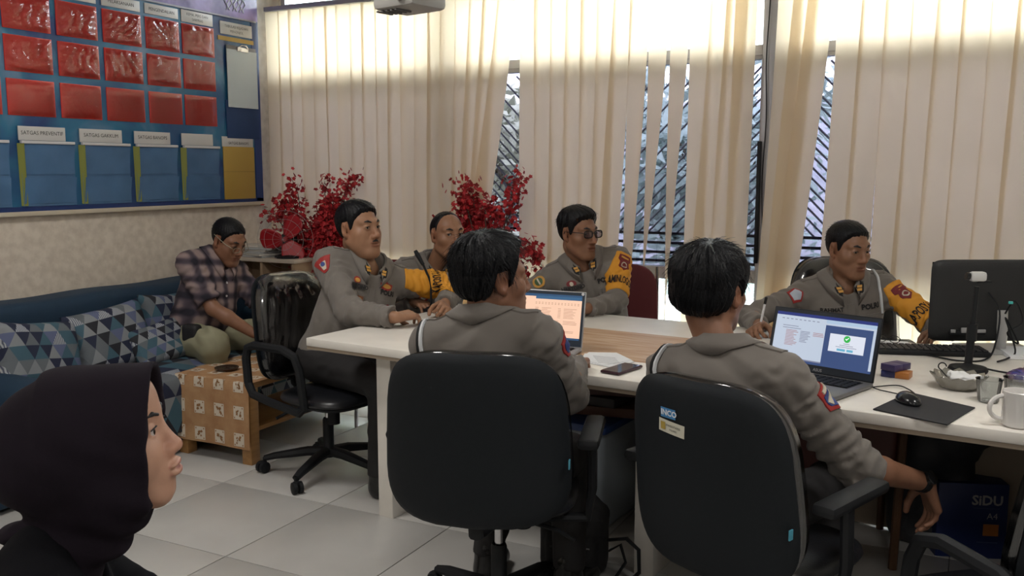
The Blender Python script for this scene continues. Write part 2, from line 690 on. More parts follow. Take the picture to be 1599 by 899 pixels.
class Person:
    def __init__(s, name, label, base, hip, chest, byaw, head, hyaw, hpitch=0, hroll=0, hs=1.0, bulk=1.0, belly=0.0, opt=None,
                 res=.0035):
        s.root = thing(name, label, 'person', base)
        s.base = V(base)
        s.hip, s.chest = V(hip), V(chest)
        up = (s.chest - s.hip).normalized()
        f = V((-sin(radians(byaw)), cos(radians(byaw)), 0))
        r = f.cross(V((0, 0, 1))).normalized()
        # keep shoulders level, spine leaning
        r = (r - up * r.dot(up)).normalized()
        f = up.cross(r).normalized()
        s.r, s.f, s.u = r, f, up
        s.R = np.array([[r[i], f[i], up[i]] for i in range(3)], dtype=np.float32)
        s.L = (s.chest - s.hip).length
        s.head = V(head)
        s.HR = rot_head(hyaw, hpitch, hroll)
        s.hs = hs
        s.bulk, s.belly = bulk, belly
        s.o = opt or {}
        s.res = res
        s.arms = {}
        s.legs = {}

    def loc(s, x, y, z):
        """torso local -> world; z measured up from the hip"""
        return s.hip + s.r * x + s.f * y + s.u * z

    def hp(s, x, y, z):
        return s.head + V((s.HR @ np.array([x, y, z], np.float32)).tolist()) * s.hs

    def arm(s, side, wrist, pole, hdir, hn, hs, curl=25, thumb=.5, spread=.1, l1=.285, l2=.255, sh=None, hsc=1.0):
        sg = 1 if side == 'R' else -1
        shp = s.loc(sg * .178 * s.bulk, -.012, s.L - .012) if sh is None else V(sh)
        el, wr = ik(shp, wrist, l1, l2, pole)
        s.arms[side] = dict(sh=shp, el=el, wr=wr, prims=hand_prims(wr, hdir, hn, hs, curl, spread, thumb, hsc))

    def leg(s, side, knee, ankle, toe):
        sg = 1 if side == 'R' else -1
        s.legs[side] = dict(hip=s.loc(sg * .088, .02, -.02), kn=V(knee), an=V(ankle), toe=V(toe))

    # ---- fields
    def torso(s, P, infl=0.0):
        Q = (P - A(s.hip)) @ s.R
        b, bl = s.bulk, s.belly
        L = s.L
        S = Q.copy()
        S[:, 0] = np.abs(S[:, 0])
        d = ell(Q, (0, 0, .03), (.165 * b + bl * .6, .122 * b + bl * .6, .13))
        d = su(d, ell(Q, (0, .012 + bl * .55, L * .42), (.152 * b + bl, .112 * b + bl, .19)), .06)
        d = su(d, ell(Q, (0, .0, L * .76), (.168 * b, .112 * b, .17)), .06)
        d = su(d, ell(S, (.07 * b, .06 * b, L * .78), (.075, .045, .07)), .05)
        d = su(d, rcone(S, (.0, -.015, L - .010), (.160 * b, -.012, L - .012), .070 * b, .064 * b), .05)
        d = su(d, rcone(S, (.03, -.022, L + .07), (.13 * b, -.014, L + .012), .036, .045 * b), .04)
        return d - infl

    def sleeve(s, P, side, end, rs=(.064, .054, .05, .040), infl=0.0):
        a = s.arms[side]
        rs = [x * (0.5 + .5 * s.bulk) + infl for x in rs]
        if end <= 1:
            e = a['sh'].lerp(a['el'], end)
            d = rcone(P, a['sh'], a['el'], rs[0], rs[1])
            ax = (a['el'] - a['sh']).normalized()
            return si(d, (P - A(e)) @ A(ax), .004)
        d = rcone(P, a['sh'], a['el'], rs[0], rs[1])
        e = a['el'].lerp(a['wr'], end - 1)
        ax = (a['wr'] - a['el']).normalized()
        d2 = rcone(P, a['el'], a['wr'], rs[2], rs[3])
        d2 = si(d2, (P - A(e)) @ A(ax), .004)
        return su(d, d2, .03)

    def skin_fn(s, o):
        hw = A(s.head)
        nb = s.loc(0, .0, s.L + .005)
        jw = s.hp(0, -.028, -.055)

        def f(P):
            def hd(X):
                return head_sdf(((X - hw) @ s.HR) / s.hs, o) * s.hs
            d = near(P, s.head, .15 * s.hs, hd)
            d = su(d, rcone(P, jw, nb, .054 * s.hs * o.get('neck', 1), .055 * o.get('neck', 1)), .02)
            d = su(d, rcone(P, nb, s.hip, .05, .05), .03)
            for sd, a in s.arms.items():
                d = su(d, rcone(P, nb, a['sh'], .03, .03), .02)
                e = rcone(P, a['sh'], a['el'], .043, .039)
                m = a['el'].lerp(a['wr'], .35)
                e = su(e, rcone(P, a['el'], m, .039, .04), .015)
                e = su(e, rcone(P, m, a['wr'], .04, .0265), .015)
                d = su(d, e, .02)
                pr = a['prims']
                c = a['wr'] + (pr[1][1] - a['wr']) * 1.0
                d = su(d, near(P, a['wr'] + (V(pr[3][1]) - a['wr']) * .8, .15, lambda X: hand_sdf(X, pr)), .012)
            return d
        return f

    def bounds(s, pts, pad):
        a = np.array([list(p) for p in pts])
        return a.min(0) - pad, a.max(0) + pad

    def build_body(s, skin, lipcol=None, matl=None):
        o = s.o
        f = s.skin_fn(o)
        pts = [s.hip, s.chest, s.head] + [a[k] for a in s.arms.values() for k in ('el', 'wr')]
        for a in s.arms.values():
            pts += [V(p[1]) for p in a['prims']]
        pts += [s.head + V((0, 0, .1)), s.head + V((.05, .05, 0)), s.head - V((.05, .05, 0))]
        lo, hi = s.bounds(pts, .09)
        v, q = sdf_mesh(f, lo, hi, s.res)
        Q = ((v.astype(np.float32) - A(s.head)) @ s.HR) / s.hs
        c = np.tile(np.array(skin, np.float32), (len(v), 1))
        lipc = np.array(lipcol or (skin[0] * .78, skin[1] * .62, skin[2] * .64), np.float32)
        dl = np.minimum(ell(Q, (0, .09, -.0565), (.028, .02, .0065)), ell(Q, (0, .09, -.069), (.025, .02, .0082)))
        k = np.clip(.5 - dl / .003, 0, 1)[:, None]
        c = c * (1 - k) + lipc * k
        # ears, nose and knuckles a little redder
        S = Q.copy(); S[:, 0] = np.abs(S[:, 0])
        k = np.clip(1 - ell(S, (.08, -.01, 0), (.02, .03, .04)) / .01, 0, 1)[:, None] * .35
        k = np.maximum(k, np.clip(1 - ell(Q, (0, .105, -.028), (.02, .02, .015)) / .02, 0, 1)[:, None] * .3)
        c = c * (1 - k) + c * np.array([1.08, .82, .78]) * k
        if 'stubble' in o:
            dm = ell(Q, (0, .08, -.07), (.05, .05, .045))
            k = np.clip(.5 - dl / -.01, 0, 1) * np.clip(.5 - dm / .02, 0, 1) * o['stubble']
            c = c * (1 - k[:, None])
        s.body = mesh_np('body', v, q, matl or mat('skin', rough=.48, vcol=True, spec=.4, subsurf=.0, bump=.05, bscale=220, var=.05, vscale=40), s.root, s.base, c)
        # eyes
        for sg in (-1, 1):
            mb = MB()
            cx = V((sg * .032, .0758, .0085))
            gaze = V(o.get('gaze', (0, 1, 0))).normalized()
            n = 16
            vs, fs, mi = [], [], []
            rr = .0117
            up = V((0, 0, 1)); gx = gaze.cross(up).normalized(); gu = gx.cross(gaze)
            rings = [0.001, .16, .3, .48, .52, .8, 1.1, 1.5]
            for t in rings:
                for j in range(n):
                    a_ = 2 * pi * j / n
                    vs.append(cx + (gaze * cos(t) + (gx * cos(a_) + gu * sin(a_)) * sin(t)) * rr)
            for i in range(len(rings) - 1):
                for j in range(n):
                    fs.append((i * n + j, i * n + (j + 1) % n, (i + 1) * n + (j + 1) % n, (i + 1) * n + j))
                    mi.append(1 if i < 3 else 0)
            mb.v = [s.hp(*p) - s.base for p in vs]
            mb.f, mb.mi = fs, mi
            mb.build('eye', [mat('eye_white', (.45, .41, .38), .25), mat('eye_iris', (.015, .009, .006), .15)], s.root)
        def lash(S):
            zl = .0085 + o.get('slit', .0042) + .0006
            d = rcone(S, (.019, .0868, zl - .0025), (.031, .0905, zl + .0008), .0011, .0016)
            return np.minimum(d, rcone(S, (.031, .0905, zl + .0008), (.0465, .0845, zl - .0025), .0016, .0013))
        for sg in (1, -1):
            for nm, fn, hi_ in (('eyebrow', lambda S: eyebrow_sdf(S, o), .055), ('eyelash', lash, .03)):
                v, q = sdf_mesh(fn, (.004, .05, 0), (.07, .11, hi_), .0014)
                v = v * np.array([sg, 1, 1])
                s.place_head(nm, v, q[:, ::sg], mat('hair_dark', (.012, .011, .012), .5))
        if o.get('moustache'):
            def mo(P):
                S = P.copy(); S[:, 0] = np.abs(S[:, 0])
                d = rcone(S, (.002, .099, -.0475), (.024, .088, -.0545), .0045, .0028)
                return d - .0006 * np.sin(P[:, 0] * 2200)
            v, q = sdf_mesh(mo, (-.04, .07, -.07), (.04, .12, -.03), .0016)
            s.place_head('moustache', v, q, mat('hair_dark'))
        if o.get('hair'):
            v, q = sdf_mesh(lambda P: hair_sdf(P, o), (-.13, -.16, -.11), (.13, .14, .19), s.res * .72)
            s.hair = s.place_head('hair', v, q, mat(o['hair'].get('mat', 'hair'), (.003, .0034, .005), .42, spec=.22, bump=.3, bscale=260, stretch=(1, .25, .6)))
            # loose strands so the outline is not a smooth shell
            r = random.Random(len(v))
            ns = o['hair'].get('loose', 260)
            mb = MB()
            ln = o['hair'].get('len', .02)
            nv = len(v)
            for _ in range(ns):
                i = r.randrange(nv)
                p = V(v[i])
                if p.z < o['hair'].get('loose_z', .03) or (p.y > .035 and p.z < .085): continue
                nrm = (p - V((0, -.012, .02))).normalized()
                fl = p - V((.012, -.045, .13))
                fl = (fl - nrm * fl.dot(nrm))
                fl = (fl.normalized() if fl.length > 1e-4 else V((0, 1, 0))) + V((r.uniform(-.35, .35), r.uniform(-.35, .35), r.uniform(-.2, .2)))
                lift = r.uniform(.05, o['hair'].get('lift', .28))
                a0 = p - nrm * .004
                a1 = p + (nrm * lift + fl.normalized() * .5) * ln * .6
                a2 = p + (nrm * lift * .9 + fl.normalized() * 1.0) * ln * r.uniform(.7, 1.2)
                mb.tube([a0, a1, a2], [.0007, .0006, .0002], 3, False)
            if mb.v:
                mb.v = [s.hp(*p) - s.base for p in mb.v]
                st = mb.build('hair_strands', mat('hair'), s.root)
                st['kind'] = 'stuff'
        return s.body

    def place_head(s, name, v, q, m):
        w = (v.astype(np.float32) @ s.HR.T) * s.hs + A(s.head)
        return mesh_np(name, w, q, m, s.root, s.base)

    def build_shirt(s, m, ends=(1.95, 1.95), fold=.0045, seed=1, name='shirt', infl=0.0, h=.006, rs=(.064, .054, .05, .040), col=None, hem=-.09,
                    smooth=0):
        nbk = s.loc(0, -.012, s.L + .105)
        nfr = s.loc(0, .02, s.L + .0)

        def f(P):
            d = s.torso(P, infl)
            # neck opening
            d = ss(d, rcone(P, s.loc(0, .03, s.L + .16), s.loc(0, .045, s.L + .035), .06, .05), .01)
            hemd = (A(s.loc(0, 0, hem)) - P) @ A(s.u)
            d = si(d, hemd, .01)
            for i, sd in enumerate(('R', 'L')):
                if sd in s.arms:
                    a = s.arms[sd]
                    e = s.sleeve(P, sd, ends[i], rs, infl)
                    ax = (a['el'] - a['sh']).normalized()
                    if fold:
                        e = e - folds(P, fold * 1.1, .05, seed + 5 + i, list(ax))
                    d = su(d, e, .035)
            if fold:
                d = d - folds(P, fold * .8, .085, seed)
            return d
        pts = [s.hip + V((0, 0, -.1)), s.chest, s.loc(0, 0, s.L + .1)]
        for sg in (-1, 1):
            pts += [s.loc(sg * .2, .1 + s.belly * 1.5, .1), s.loc(sg * .2, -.1, .1), s.loc(sg * .2, .12, s.L), s.loc(sg * .2, -.12, s.L)]
        for a in s.arms.values():
            pts += [a['sh'], a['el'], a['wr']]
        lo, hi = s.bounds(pts, .09)
        v, q = sdf_mesh(f, lo, hi, h)
        s.shirt = mesh_np(name, v, q, m, s.root, s.base, smooth_iter=smooth)
        s.bvh = BVHTree.FromPolygons([tuple(p) for p in v], [tuple(x) for x in q.tolist()])
        s.shirt_fn = f
        return s.shirt

    def build_trousers(s, m, fold=.005, seed=3, h=.008, name='trousers', calf=True, rs=(.092, .07, .064, .056)):
        def f(P):
            Q = (P - A(s.hip)) @ s.R
            d = ell(Q, (0, 0, -.01), (.165 * s.bulk + s.belly * .5, .122 * s.bulk + s.belly * .5, .115))
            for i, l in enumerate(s.legs.values()):
                d = su(d, rcone(P, l['hip'], l['kn'], rs[0] * s.bulk, rs[1]), .04)
                if calf:
                    e = rcone(P, l['kn'], l['an'], rs[2], rs[3])
                    ax = (l['an'] - l['kn']).normalized()
                    e = si(e, (P - A(l['an'])) @ A(ax), .004)
                    d = su(d, e, .03)
            if fold:
                d = d - folds(P, fold, .09, seed)
            return d
        pts = [s.hip]
        for l in s.legs.values():
            pts += [l['kn'], l['an'], l['hip']]
        lo, hi = s.bounds(pts, .16)
        v, q = sdf_mesh(f, lo, hi, h)
        return mesh_np(name, v, q, m, s.root, s.base)

    def build_shoes(s, m, name='boot'):
        for l in s.legs.values():
            an, toe = l['an'], l['toe']

            def f(P):
                d = rcone(P, an + V((0, 0, .03)), V((an.x, an.y, .05)), .05, .05)
                t = V((toe.x, toe.y, .035))
                d = su(d, rcone(P, V((an.x, an.y, .04)), t, .045, .04), .03)
                return si(d, -(P[:, 2] - .002), .004)
            lo, hi = s.bounds([an, toe, V((an.x, an.y, 0))], .08)
            v, q = sdf_mesh(f, lo, hi, .007)
            mesh_np(name, v, q, m, s.root, s.base)

    def collar(s, m, open_=.75, stand=.036, fall=.045, point=.075):
        """fold-over shirt collar around the neck, open in front"""
        mb = MB()
        n = 36
        cols = []
        for i in range(n + 1):
            t = -1 + 2 * i / n                  # -1..1 ; 0 = middle of the back
            th = t * radians(158)
            front = max(0, (abs(t) - .45) / .55)
            ax_ = .066 + .004 * front
            dirv = V((sin(th), -cos(th), 0))
            r = .067
            c = V((0, .012, s.L + .082))
            top = c + dirv * r + V((0, .01 * front, stand * .6 - .075 * front ** 1.3))
            inn = top - dirv * .0 - V((0, 0, .045))
            drop = fall + (point - fall) * max(0, front - .35) / .65
            out = top + dirv * (.03 + .012 * front) + V((0, .0 + .03 * front, -drop))
            mid = top + dirv * .011 + V((0, 0, -.004))
            # rest the outer edge on the shirt
            row = [inn, top - dirv * .001, top + dirv * .005 + V((0, 0, .002)), mid, mid.lerp(out, .5) + dirv * .004, out]
            row = [s.loc(*p) for p in row]
            if s.bvh:
                for k in (4, 5):
                    ctr = s.loc(0, 0, s.L - .05)
                    dv = (row[k] - ctr)
                    hit = s.bvh.ray_cast(ctr + dv * 3, -dv.normalized())
                    if hit[0] is not None:
                        dist = (hit[0] - ctr).length
                        if dist + .006 > dv.length or (k == 5):
                            row[k] = ctr + dv.normalized() * (dist + .005)
            cols.append(row)
        k = len(cols[0])
        vs = [p - s.base for r_ in cols for p in r_]
        fs = [(i * k + j, i * k + j + 1, (i + 1) * k + j + 1, (i + 1) * k + j) for i in range(n) for j in range(k - 1)]
        mb.add(vs, fs)
        ob = mb.build('collar', m, s.root)
        s.collar_bvh = BVHTree.FromPolygons([tuple(p_ + s.base) for p_ in vs], fs)
        md = ob.modifiers.new('thickness', 'SOLIDIFY')
        md.thickness = .0035
        md.offset = 1
        return ob

    # ---- patches that lie on the cloth
    def stick(s, verts, faces, O, X, Y, off=.002, bvh=None, reach=.2):
        X, Y = V(X).normalized(), V(Y)
        n = X.cross(Y).normalized()
        Y = n.cross(X)
        bv = bvh or s.bvh
        out = []
        for (u, v_, dz) in verts:
            p = V(O) + X * u + Y * v_
            h = bv.ray_cast(p + n * reach, -n, .45)
            if h[0] is not None:
                q = h[0]
            else:
                nr = bv.find_nearest(p)
                q = nr[0] if nr[0] is not None else p
            out.append(q + n * (off + dz) - s.base)
        return out, faces

    def patch(s, name, poly, O, X, Y, m, off=.002, bvh=None, rings=(0, .4, .75, 1.0), parent=None):
        # densify the outline
        pl = []
        k = len(poly)
        for i in range(k):
            a, b = poly[i], poly[(i + 1) % k]
            L = math.hypot(b[0] - a[0], b[1] - a[1])
            nn = max(1, int(L / .012))
            for j in range(nn):
                pl.append((a[0] + (b[0] - a[0]) * j / nn, a[1] + (b[1] - a[1]) * j / nn))
        cx = sum(p[0] for p in pl) / len(pl)
        cy = sum(p[1] for p in pl) / len(pl)
        n = len(pl)
        vs, fs = [(cx, cy, 0)], []
        for r in rings[1:]:
            vs += [(cx + (x - cx) * r, cy + (y - cy) * r, 0) for x, y in pl]
        vs += [(x, y, -off - .004) for x, y in pl]
        fs += [(0, 1 + i, 1 + (i + 1) % n) for i in range(n)]
        for r in range(len(rings) - 1):
            b0, b1 = 1 + r * n, 1 + (r + 1) * n
            fs += [(b0 + i, b1 + i, b1 + (i + 1) % n, b0 + (i + 1) % n) for i in range(n)]
        v, f = s.stick(vs, fs, O, X, Y, off, bvh)
        mb = MB()
        mb.add(v, f)
        return mb.build(name, m, parent or s.root)

    def text(s, txt, size, O, X, Y, m, off=.003, bold=0.0, bvh=None, name='lettering', spacing=1.0, squash=1.0):
        vs, fs = text_mesh(txt, size, bold, 'CENTER', spacing)
        v, f = s.stick([(x * squash, y, 0) for x, y, z in vs], fs, O, X, Y, off, bvh)
        mb = MB()
        mb.add(v, f)
        return mb.build(name, m, s.root, smooth=False)

    def front(s, x, z, y=.0):
        """point and axes for a patch on the chest (x to the wearer's left is negative)"""
        return s.loc(x, y, z), -s.r, s.u

    def sleeve_frame(s, side, t, out=None, seg='upper'):
        """point on the outer sleeve, with x around and y up along the arm"""
        a = s.arms[side]
        p0, p1 = (a['sh'], a['el']) if seg == 'upper' else (a['el'], a['wr'])
        c = p0.lerp(p1, t)
        ax = (p0 - p1).normalized()
        n = V(out) if out is not None else (s.r if side == 'R' else -s.r)
        n = (n - ax * n.dot(ax)).normalized()
        X = ax.cross(n)
        return c, X, ax

    def armband(s, side, t0, t1, m, out=None, name='armband', h=.005, infl=.006):
        a = s.arms[side]
        ax = (a['el'] - a['sh']).normalized()
        n = V(out) if out is not None else (s.r if side == 'R' else -s.r)
        n = (n - ax * n.dot(ax)).normalized()
        c0, c1 = a['sh'].lerp(a['el'], t0), a['sh'].lerp(a['el'], t1)
        L = (c1 - c0).length
        sx = ax.cross(n)

        def f(P):
            d = s.shirt_fn(P) - infl
            q = (P - A(c0)) @ A(ax)
            d = np.maximum(d, -q)
            d = np.maximum(d, q - L)
            # wide at the bottom, narrow on the shoulder
            lat = np.abs((P - A(c0)) @ A(sx))
            d = np.maximum(d, (lat - np.interp(q, [0, L * .85, L], [.05, .085, .10])) * .8)
            d = np.maximum(d, -((P - A(c0)) @ A(n)) - .01)
            return d
        lo, hi = s.bounds([c0, c1], .11)
        v, q = sdf_mesh(f, lo, hi, h)
        ob = mesh_np(name, v, q, m, s.root, s.base)
        s.band_bvh = BVHTree.FromPolygons([tuple(p) for p in v], [tuple(x) for x in q.tolist()])
        return ob


def shield(w, h):
    return [(-w, h), (w, h), (w, h * .1), (w * .75, -h * .55), (0, -h), (-w * .75, -h * .55), (-w, h * .1)]


def oval(w, h, k=20):
    return [(w * cos(2 * pi * i / k), h * sin(2 * pi * i / k)) for i in range(k)]


def rect(w, h):
    return [(-w, -h), (w, -h), (w, h), (-w, h)]


# ------------------------------------------------------------------ shared materials
WHITE = mat('white_laminate', (.76, .725, .67), .35, var=.05, vscale=9)
EDGE = mat('desk_edge_brown', (.30, .24, .18), .6)
BLACKP = mat('black_plastic', (.010, .011, .013), .55, spec=.25)
BLACKG = mat('black_gloss', (.010, .011, .013), .18)
DARKSHELL = mat('chair_shell_charcoal', (.008, .0105, .0135), .7, spec=.25, bump=.12, bscale=500)
LEATHER = mat('black_leatherette', (.010, .011, .014), .32, bump=.1, bscale=200)
CHROME = mat('steel', (.6, .6, .62), .25, metal=1)
ALU = mat('window_aluminium', (.42, .42, .45), .4, metal=.6)
FRAMEG = mat('window_frame_grey', (.30, .28, .30), .45)
INK = mat('printed_black', (.02, .02, .022), .7)
PAPER = mat('paper_white', (.72, .74, .76), .8)


def film_mat(name, tint=(1, 1, 1), gloss=.12, rough=.06):
    """thin clear sheet: see-through with a glossy face"""
    if name in MATS: return MATS[name]
    m = bpy.data.materials.new(name)
    m.use_nodes = True
    nt = m.node_tree
    nt.nodes.remove(nt.nodes['Principled BSDF'])
    out = nt.nodes['Material Output']
    tr = nt.nodes.new('ShaderNodeBsdfTransparent')
    tr.inputs['Color'].default_value = (*tint, 1)
    gl = nt.nodes.new('ShaderNodeBsdfGlossy')
    gl.inputs['Roughness'].default_value = rough
    mx = nt.nodes.new('ShaderNodeMixShader')
    lw = nt.nodes.new('ShaderNodeFresnel')
    lw.inputs['IOR'].default_value = 1.45
    ad = nt.nodes.new('ShaderNodeMath')
    ad.operation = 'ADD'
    ad.inputs[1].default_value = gloss
    nt.links.new(lw.outputs['Fac'], ad.inputs[0])
    nt.links.new(ad.outputs[0], mx.inputs['Fac'])
    nt.links.new(tr.outputs[0], mx.inputs[1])
    nt.links.new(gl.outputs[0], mx.inputs[2])
    nt.links.new(mx.outputs[0], out.inputs['Surface'])
    MATS[name] = m
    return m


GLASS_CLEAR = film_mat('clear_pane', (.92, .95, .95), 0.0, .02)
GLASS_TINT = film_mat('tinted_pane', (.38, .38, .43), 0.0, .02)
WRAP = film_mat('plastic_wrap', (.86, .86, .88), .08, .10)


def blind_mat():
    m = bpy.data.materials.new('blind_fabric')
    m.use_nodes = True
    nt = m.node_tree
    nt.nodes.remove(nt.nodes['Principled BSDF'])
    out = nt.nodes['Material Output']
    tc = nt.nodes.new('ShaderNodeTexCoord')
    n = nt.nodes.new('ShaderNodeTexNoise')
    n.inputs['Scale'].default_value = 3
    nt.links.new(tc.outputs['Object'], n.inputs['Vector'])
    r = nt.nodes.new('ShaderNodeValToRGB')
    r.color_ramp.elements[0].color = (.79, .66, .48, 1)
    r.color_ramp.elements[1].color = (.86, .73, .55, 1)
    nt.links.new(n.outputs['Fac'], r.inputs['Fac'])
    d = nt.nodes.new('ShaderNodeBsdfDiffuse')
    t = nt.nodes.new('ShaderNodeBsdfTranslucent')
    mx = nt.nodes.new('ShaderNodeMixShader')
    mx.inputs['Fac'].default_value = .55
    nt.links.new(r.outputs['Color'], d.inputs['Color'])
    nt.links.new(r.outputs['Color'], t.inputs['Color'])
    nt.links.new(d.outputs[0], mx.inputs[1])
    nt.links.new(t.outputs[0], mx.inputs[2])
    nt.links.new(mx.outputs[0], out.inputs['Surface'])
    return m


BLIND = blind_mat()

# ------------------------------------------------------------------ the room
X0, X1, Y0, Y1, ZC = -4.4, 2.6, -2.3, 5.0, 2.95
T = .61
floor = structure(MB().span((X0, Y0, -.08), (X1, Y1 + .15, -.004)).build('floor', mat('tile_grout', (.16, .155, .15), .9), None))
TILE = mat('floor_tile_glazed', (.50, .49, .47), .32, var=.05, vscale=4, spec=.5)
tmb = MB()
tmb.box((0, 0, -.003), (T - .004, T - .004, .008), .0015)
tile0 = tmb.build('tile', TILE, floor)
tile0_mesh = tile0.data
ox, oy = -2.455, 3.04
first = True
i0, i1 = int(math.floor((X0 - ox) / T)), int(math.ceil((X1 - ox) / T))
j0, j1 = int(math.floor((Y0 - oy) / T)), int(math.ceil((Y1 - oy) / T))
for i in range(i0, i1):
    for j in range(j0, j1):
        o = tile0 if first else tile0.copy()
        if not first: link(o, floor)
        first = False
        xa, xb = max(X0, ox + i * T), min(X1, ox + (i + 1) * T)
        ya, yb = max(Y0, oy + j * T), min(Y1, oy + (j + 1) * T)
        o.location = ((xa + xb) / 2, (ya + yb) / 2, 0)
        o.scale = ((xb - xa) / T, (yb - ya) / T, 1)

wall_m = mat('patterned_wallpaper', (.56, .49, .41), .75, color2=(.67, .60, .51), vscale=22, bump=.15, bscale=40)
wallp = mat('plain_wall_paint', (.62, .60, .57), .8)
structure(MB().span((X0 - .15, Y0 - .15, -.08), (X0, Y1 + .15, ZC)).build('wall_left', wall_m))
structure(MB().span((X1, Y0 - .15, -.08), (X1 + .15, Y1 + .15, ZC)).build('wall_right', wallp))
structure(MB().span((X0, Y0 - .15, -.08), (X1, Y0, ZC)).build('wall_rear', wallp))
structure(MB().span((X0 - .15, Y0 - .15, ZC), (X1 + .15, Y1 + .15, ZC + .1)).build('ceiling', mat('ceiling_white', (.72, .71, .69), .85)))
ZB, ZS0, ZS1, ZR0, ZR1, ZT0, ZT1, ZTOP = .25, .83, .90, 2.035, 2.11, 2.53, 2.57, 2.82
wb = MB()
wb.span((X0, Y1, -.08), (X1, Y1 + .15, ZB))
wb.span((X0, Y1, ZTOP), (X1, Y1 + .15, ZC))
wb.span((X0, Y1, ZB), (-4.34, Y1 + .15, ZTOP))
wb.span((2.28, Y1, ZB), (X1, Y1 + .15, ZTOP))
structure(wb.build('wall_back', wall_m))
structure(MB().span((X0, 2.0, 0), (X0 + .012, Y1, .09)).build('baseboard_left', mat('skirting', (.35, .33, .3), .5)))

BAR = mat('grille_blue_grey', (.06, .065, .10), .5)
bays = [(-4.34, -2.99), (-2.95, -1.03), (-.99, .95), (.99, 2.28)]
for n, (xa, xb) in enumerate(bays):
    w = MB()
    fy0, fy1 = Y1 + .02, Y1 + .09
    fw = .035
    w.span((xa, fy0, ZB), (xa + fw, fy1, ZTOP))
    w.span((xb - fw, fy0, ZB), (xb, fy1, ZTOP))
    for z0, z1 in ((ZB, ZB + .04), (ZS0, ZS1), (ZR0, ZR1), (ZT0, ZT1), (ZTOP - .04, ZTOP)):
        w.span((xa, fy0, z0), (xb, fy1, z1))
    w.span((xa, fy0 - .012, ZR0 + .02), (xb, fy0, ZR0 + .045))
    root = structure(w.build('window_%d' % (n + 1), ALU))
    for z0, z1, gm in ((ZB + .04, ZS0, GLASS_CLEAR), (ZS1, ZR0, GLASS_TINT), (ZR1, ZT0, GLASS_CLEAR), (ZT1, ZTOP - .04, GLASS_CLEAR)):
        MB().span((xa + fw, Y1 + .05, z0), (xb - fw, Y1 + .056, z1)).build('pane', gm, root, smooth=False)
    if n == 3: continue
    xc = (xa + xb) / 2
    hw = xc - xa
    zs = [2.06 + .112 * k for k in range(9)] + [2.06 - .058 * (k + 1) for k in range(17)]
    for sgn in (-1, 1):
        for z0 in zs:
            # runs from the outer edge down to the bay centre at 45 degrees
            t0, t1 = max(0, z0 - 2.02), min(hw, z0 - 1.09)
            if t1 - t0 < .04: continue
            p = V((xc + sgn * (hw - t0), Y1 + .115, z0 - t0))
            q = V((xc + sgn * (hw - t1), Y1 + .115, z0 - t1))
            b = MB()
            b.tube([p, q], .0056, 4)
            b.build('grille_bar', BAR, root, smooth=False)
    for z0 in (1.085, 1.03, .975, .925):
        MB().span((xa, Y1 + .105, z0 - .008), (xb, Y1 + .125, z0 + .008)).build('grille_bar', BAR, root, smooth=False)
structure(MB().span((-1.05, Y1 - .045, ZB), (-.965, Y1 + .1, ZTOP), .006).build('trim_1', ALU))
structure(MB().span((-2.992, Y1 - .0, ZB), (-2.948, Y1 + .1, ZTOP), .004).build('trim_2', ALU))
structure(MB().span((.948, Y1 - .0, ZB), (.992, Y1 + .1, ZTOP), .004).build('trim_3', ALU))
structure(MB().span((X0, Y1 - .05, ZB - .03), (2.3, Y1 + .01, ZB), .004).build('trim_4', FRAMEG))

# ------------------------------------------------------------------ outside the window
structure(MB().span((-30, Y1 + .15, -.3), (30, 45, -.08)).build('ground_outside', mat('pale_paving', (.62, .61, .58), .9, var=.1, vscale=2)))
LEAF = [mat('leaf_green', (.28, .38, .25), .6), mat('leaf_bluegreen', (.33, .42, .40), .6), mat('leaf_olive', (.40, .42, .33), .6)]
BARK = mat('bark', (.09, .07, .055), .9, bump=.4, bscale=60)


def tree(x, y, h, rad, seed, label, lm, n=900, ls=.12):
    r = random.Random(seed)
    root = thing('garden_tree', label, 'tree', (x, y, -.08), group='trees outside the window')
    mb = MB()
    tips = []
    mb.tube([(0, 0, 0), (.05, 0, h * .25), (0, .05, h * .5)], [.09, .07, .05], 8)
    for k in range(14):
        a = r.uniform(0, 2 * pi)
        z0 = r.uniform(.2, .5) * h
        e = V((cos(a) * rad * r.uniform(.5, 1), sin(a) * rad * r.uniform(.5, 1), r.uniform(.45, .98) * h))
        m_ = V((e.x * .4, e.y * .4, (z0 + e.z) / 2))
        mb.tube([(0, 0, z0), m_, e], [.035, .02, .006], 5)
        tips += [m_, e, m_.lerp(e, .5), V((e.x * .7, e.y * .7, r.uniform(.15, .5) * h))]
    mb.build('trunk', BARK, root)
    lb = MB()
    for k in range(n):
        c = r.choice(tips) + V((r.gauss(0, .25), r.gauss(0, .25), r.gauss(0, .22)))
        if c.z < .1: c.z = .1
        u = V((r.gauss(0, 1), r.gauss(0, 1), r.gauss(0, .6))).normalized()
        v_ = u.orthogonal().normalized()
        s_ = ls * r.uniform(.6, 1.3)
        lb.add([c - u * s_, c + v_ * s_ * .35, c + u * s_, c - v_ * s_ * .35], [(0, 1, 2, 3)])
    f = lb.build('foliage', lm, root, smooth=False)
    f['kind'] = 'stuff'


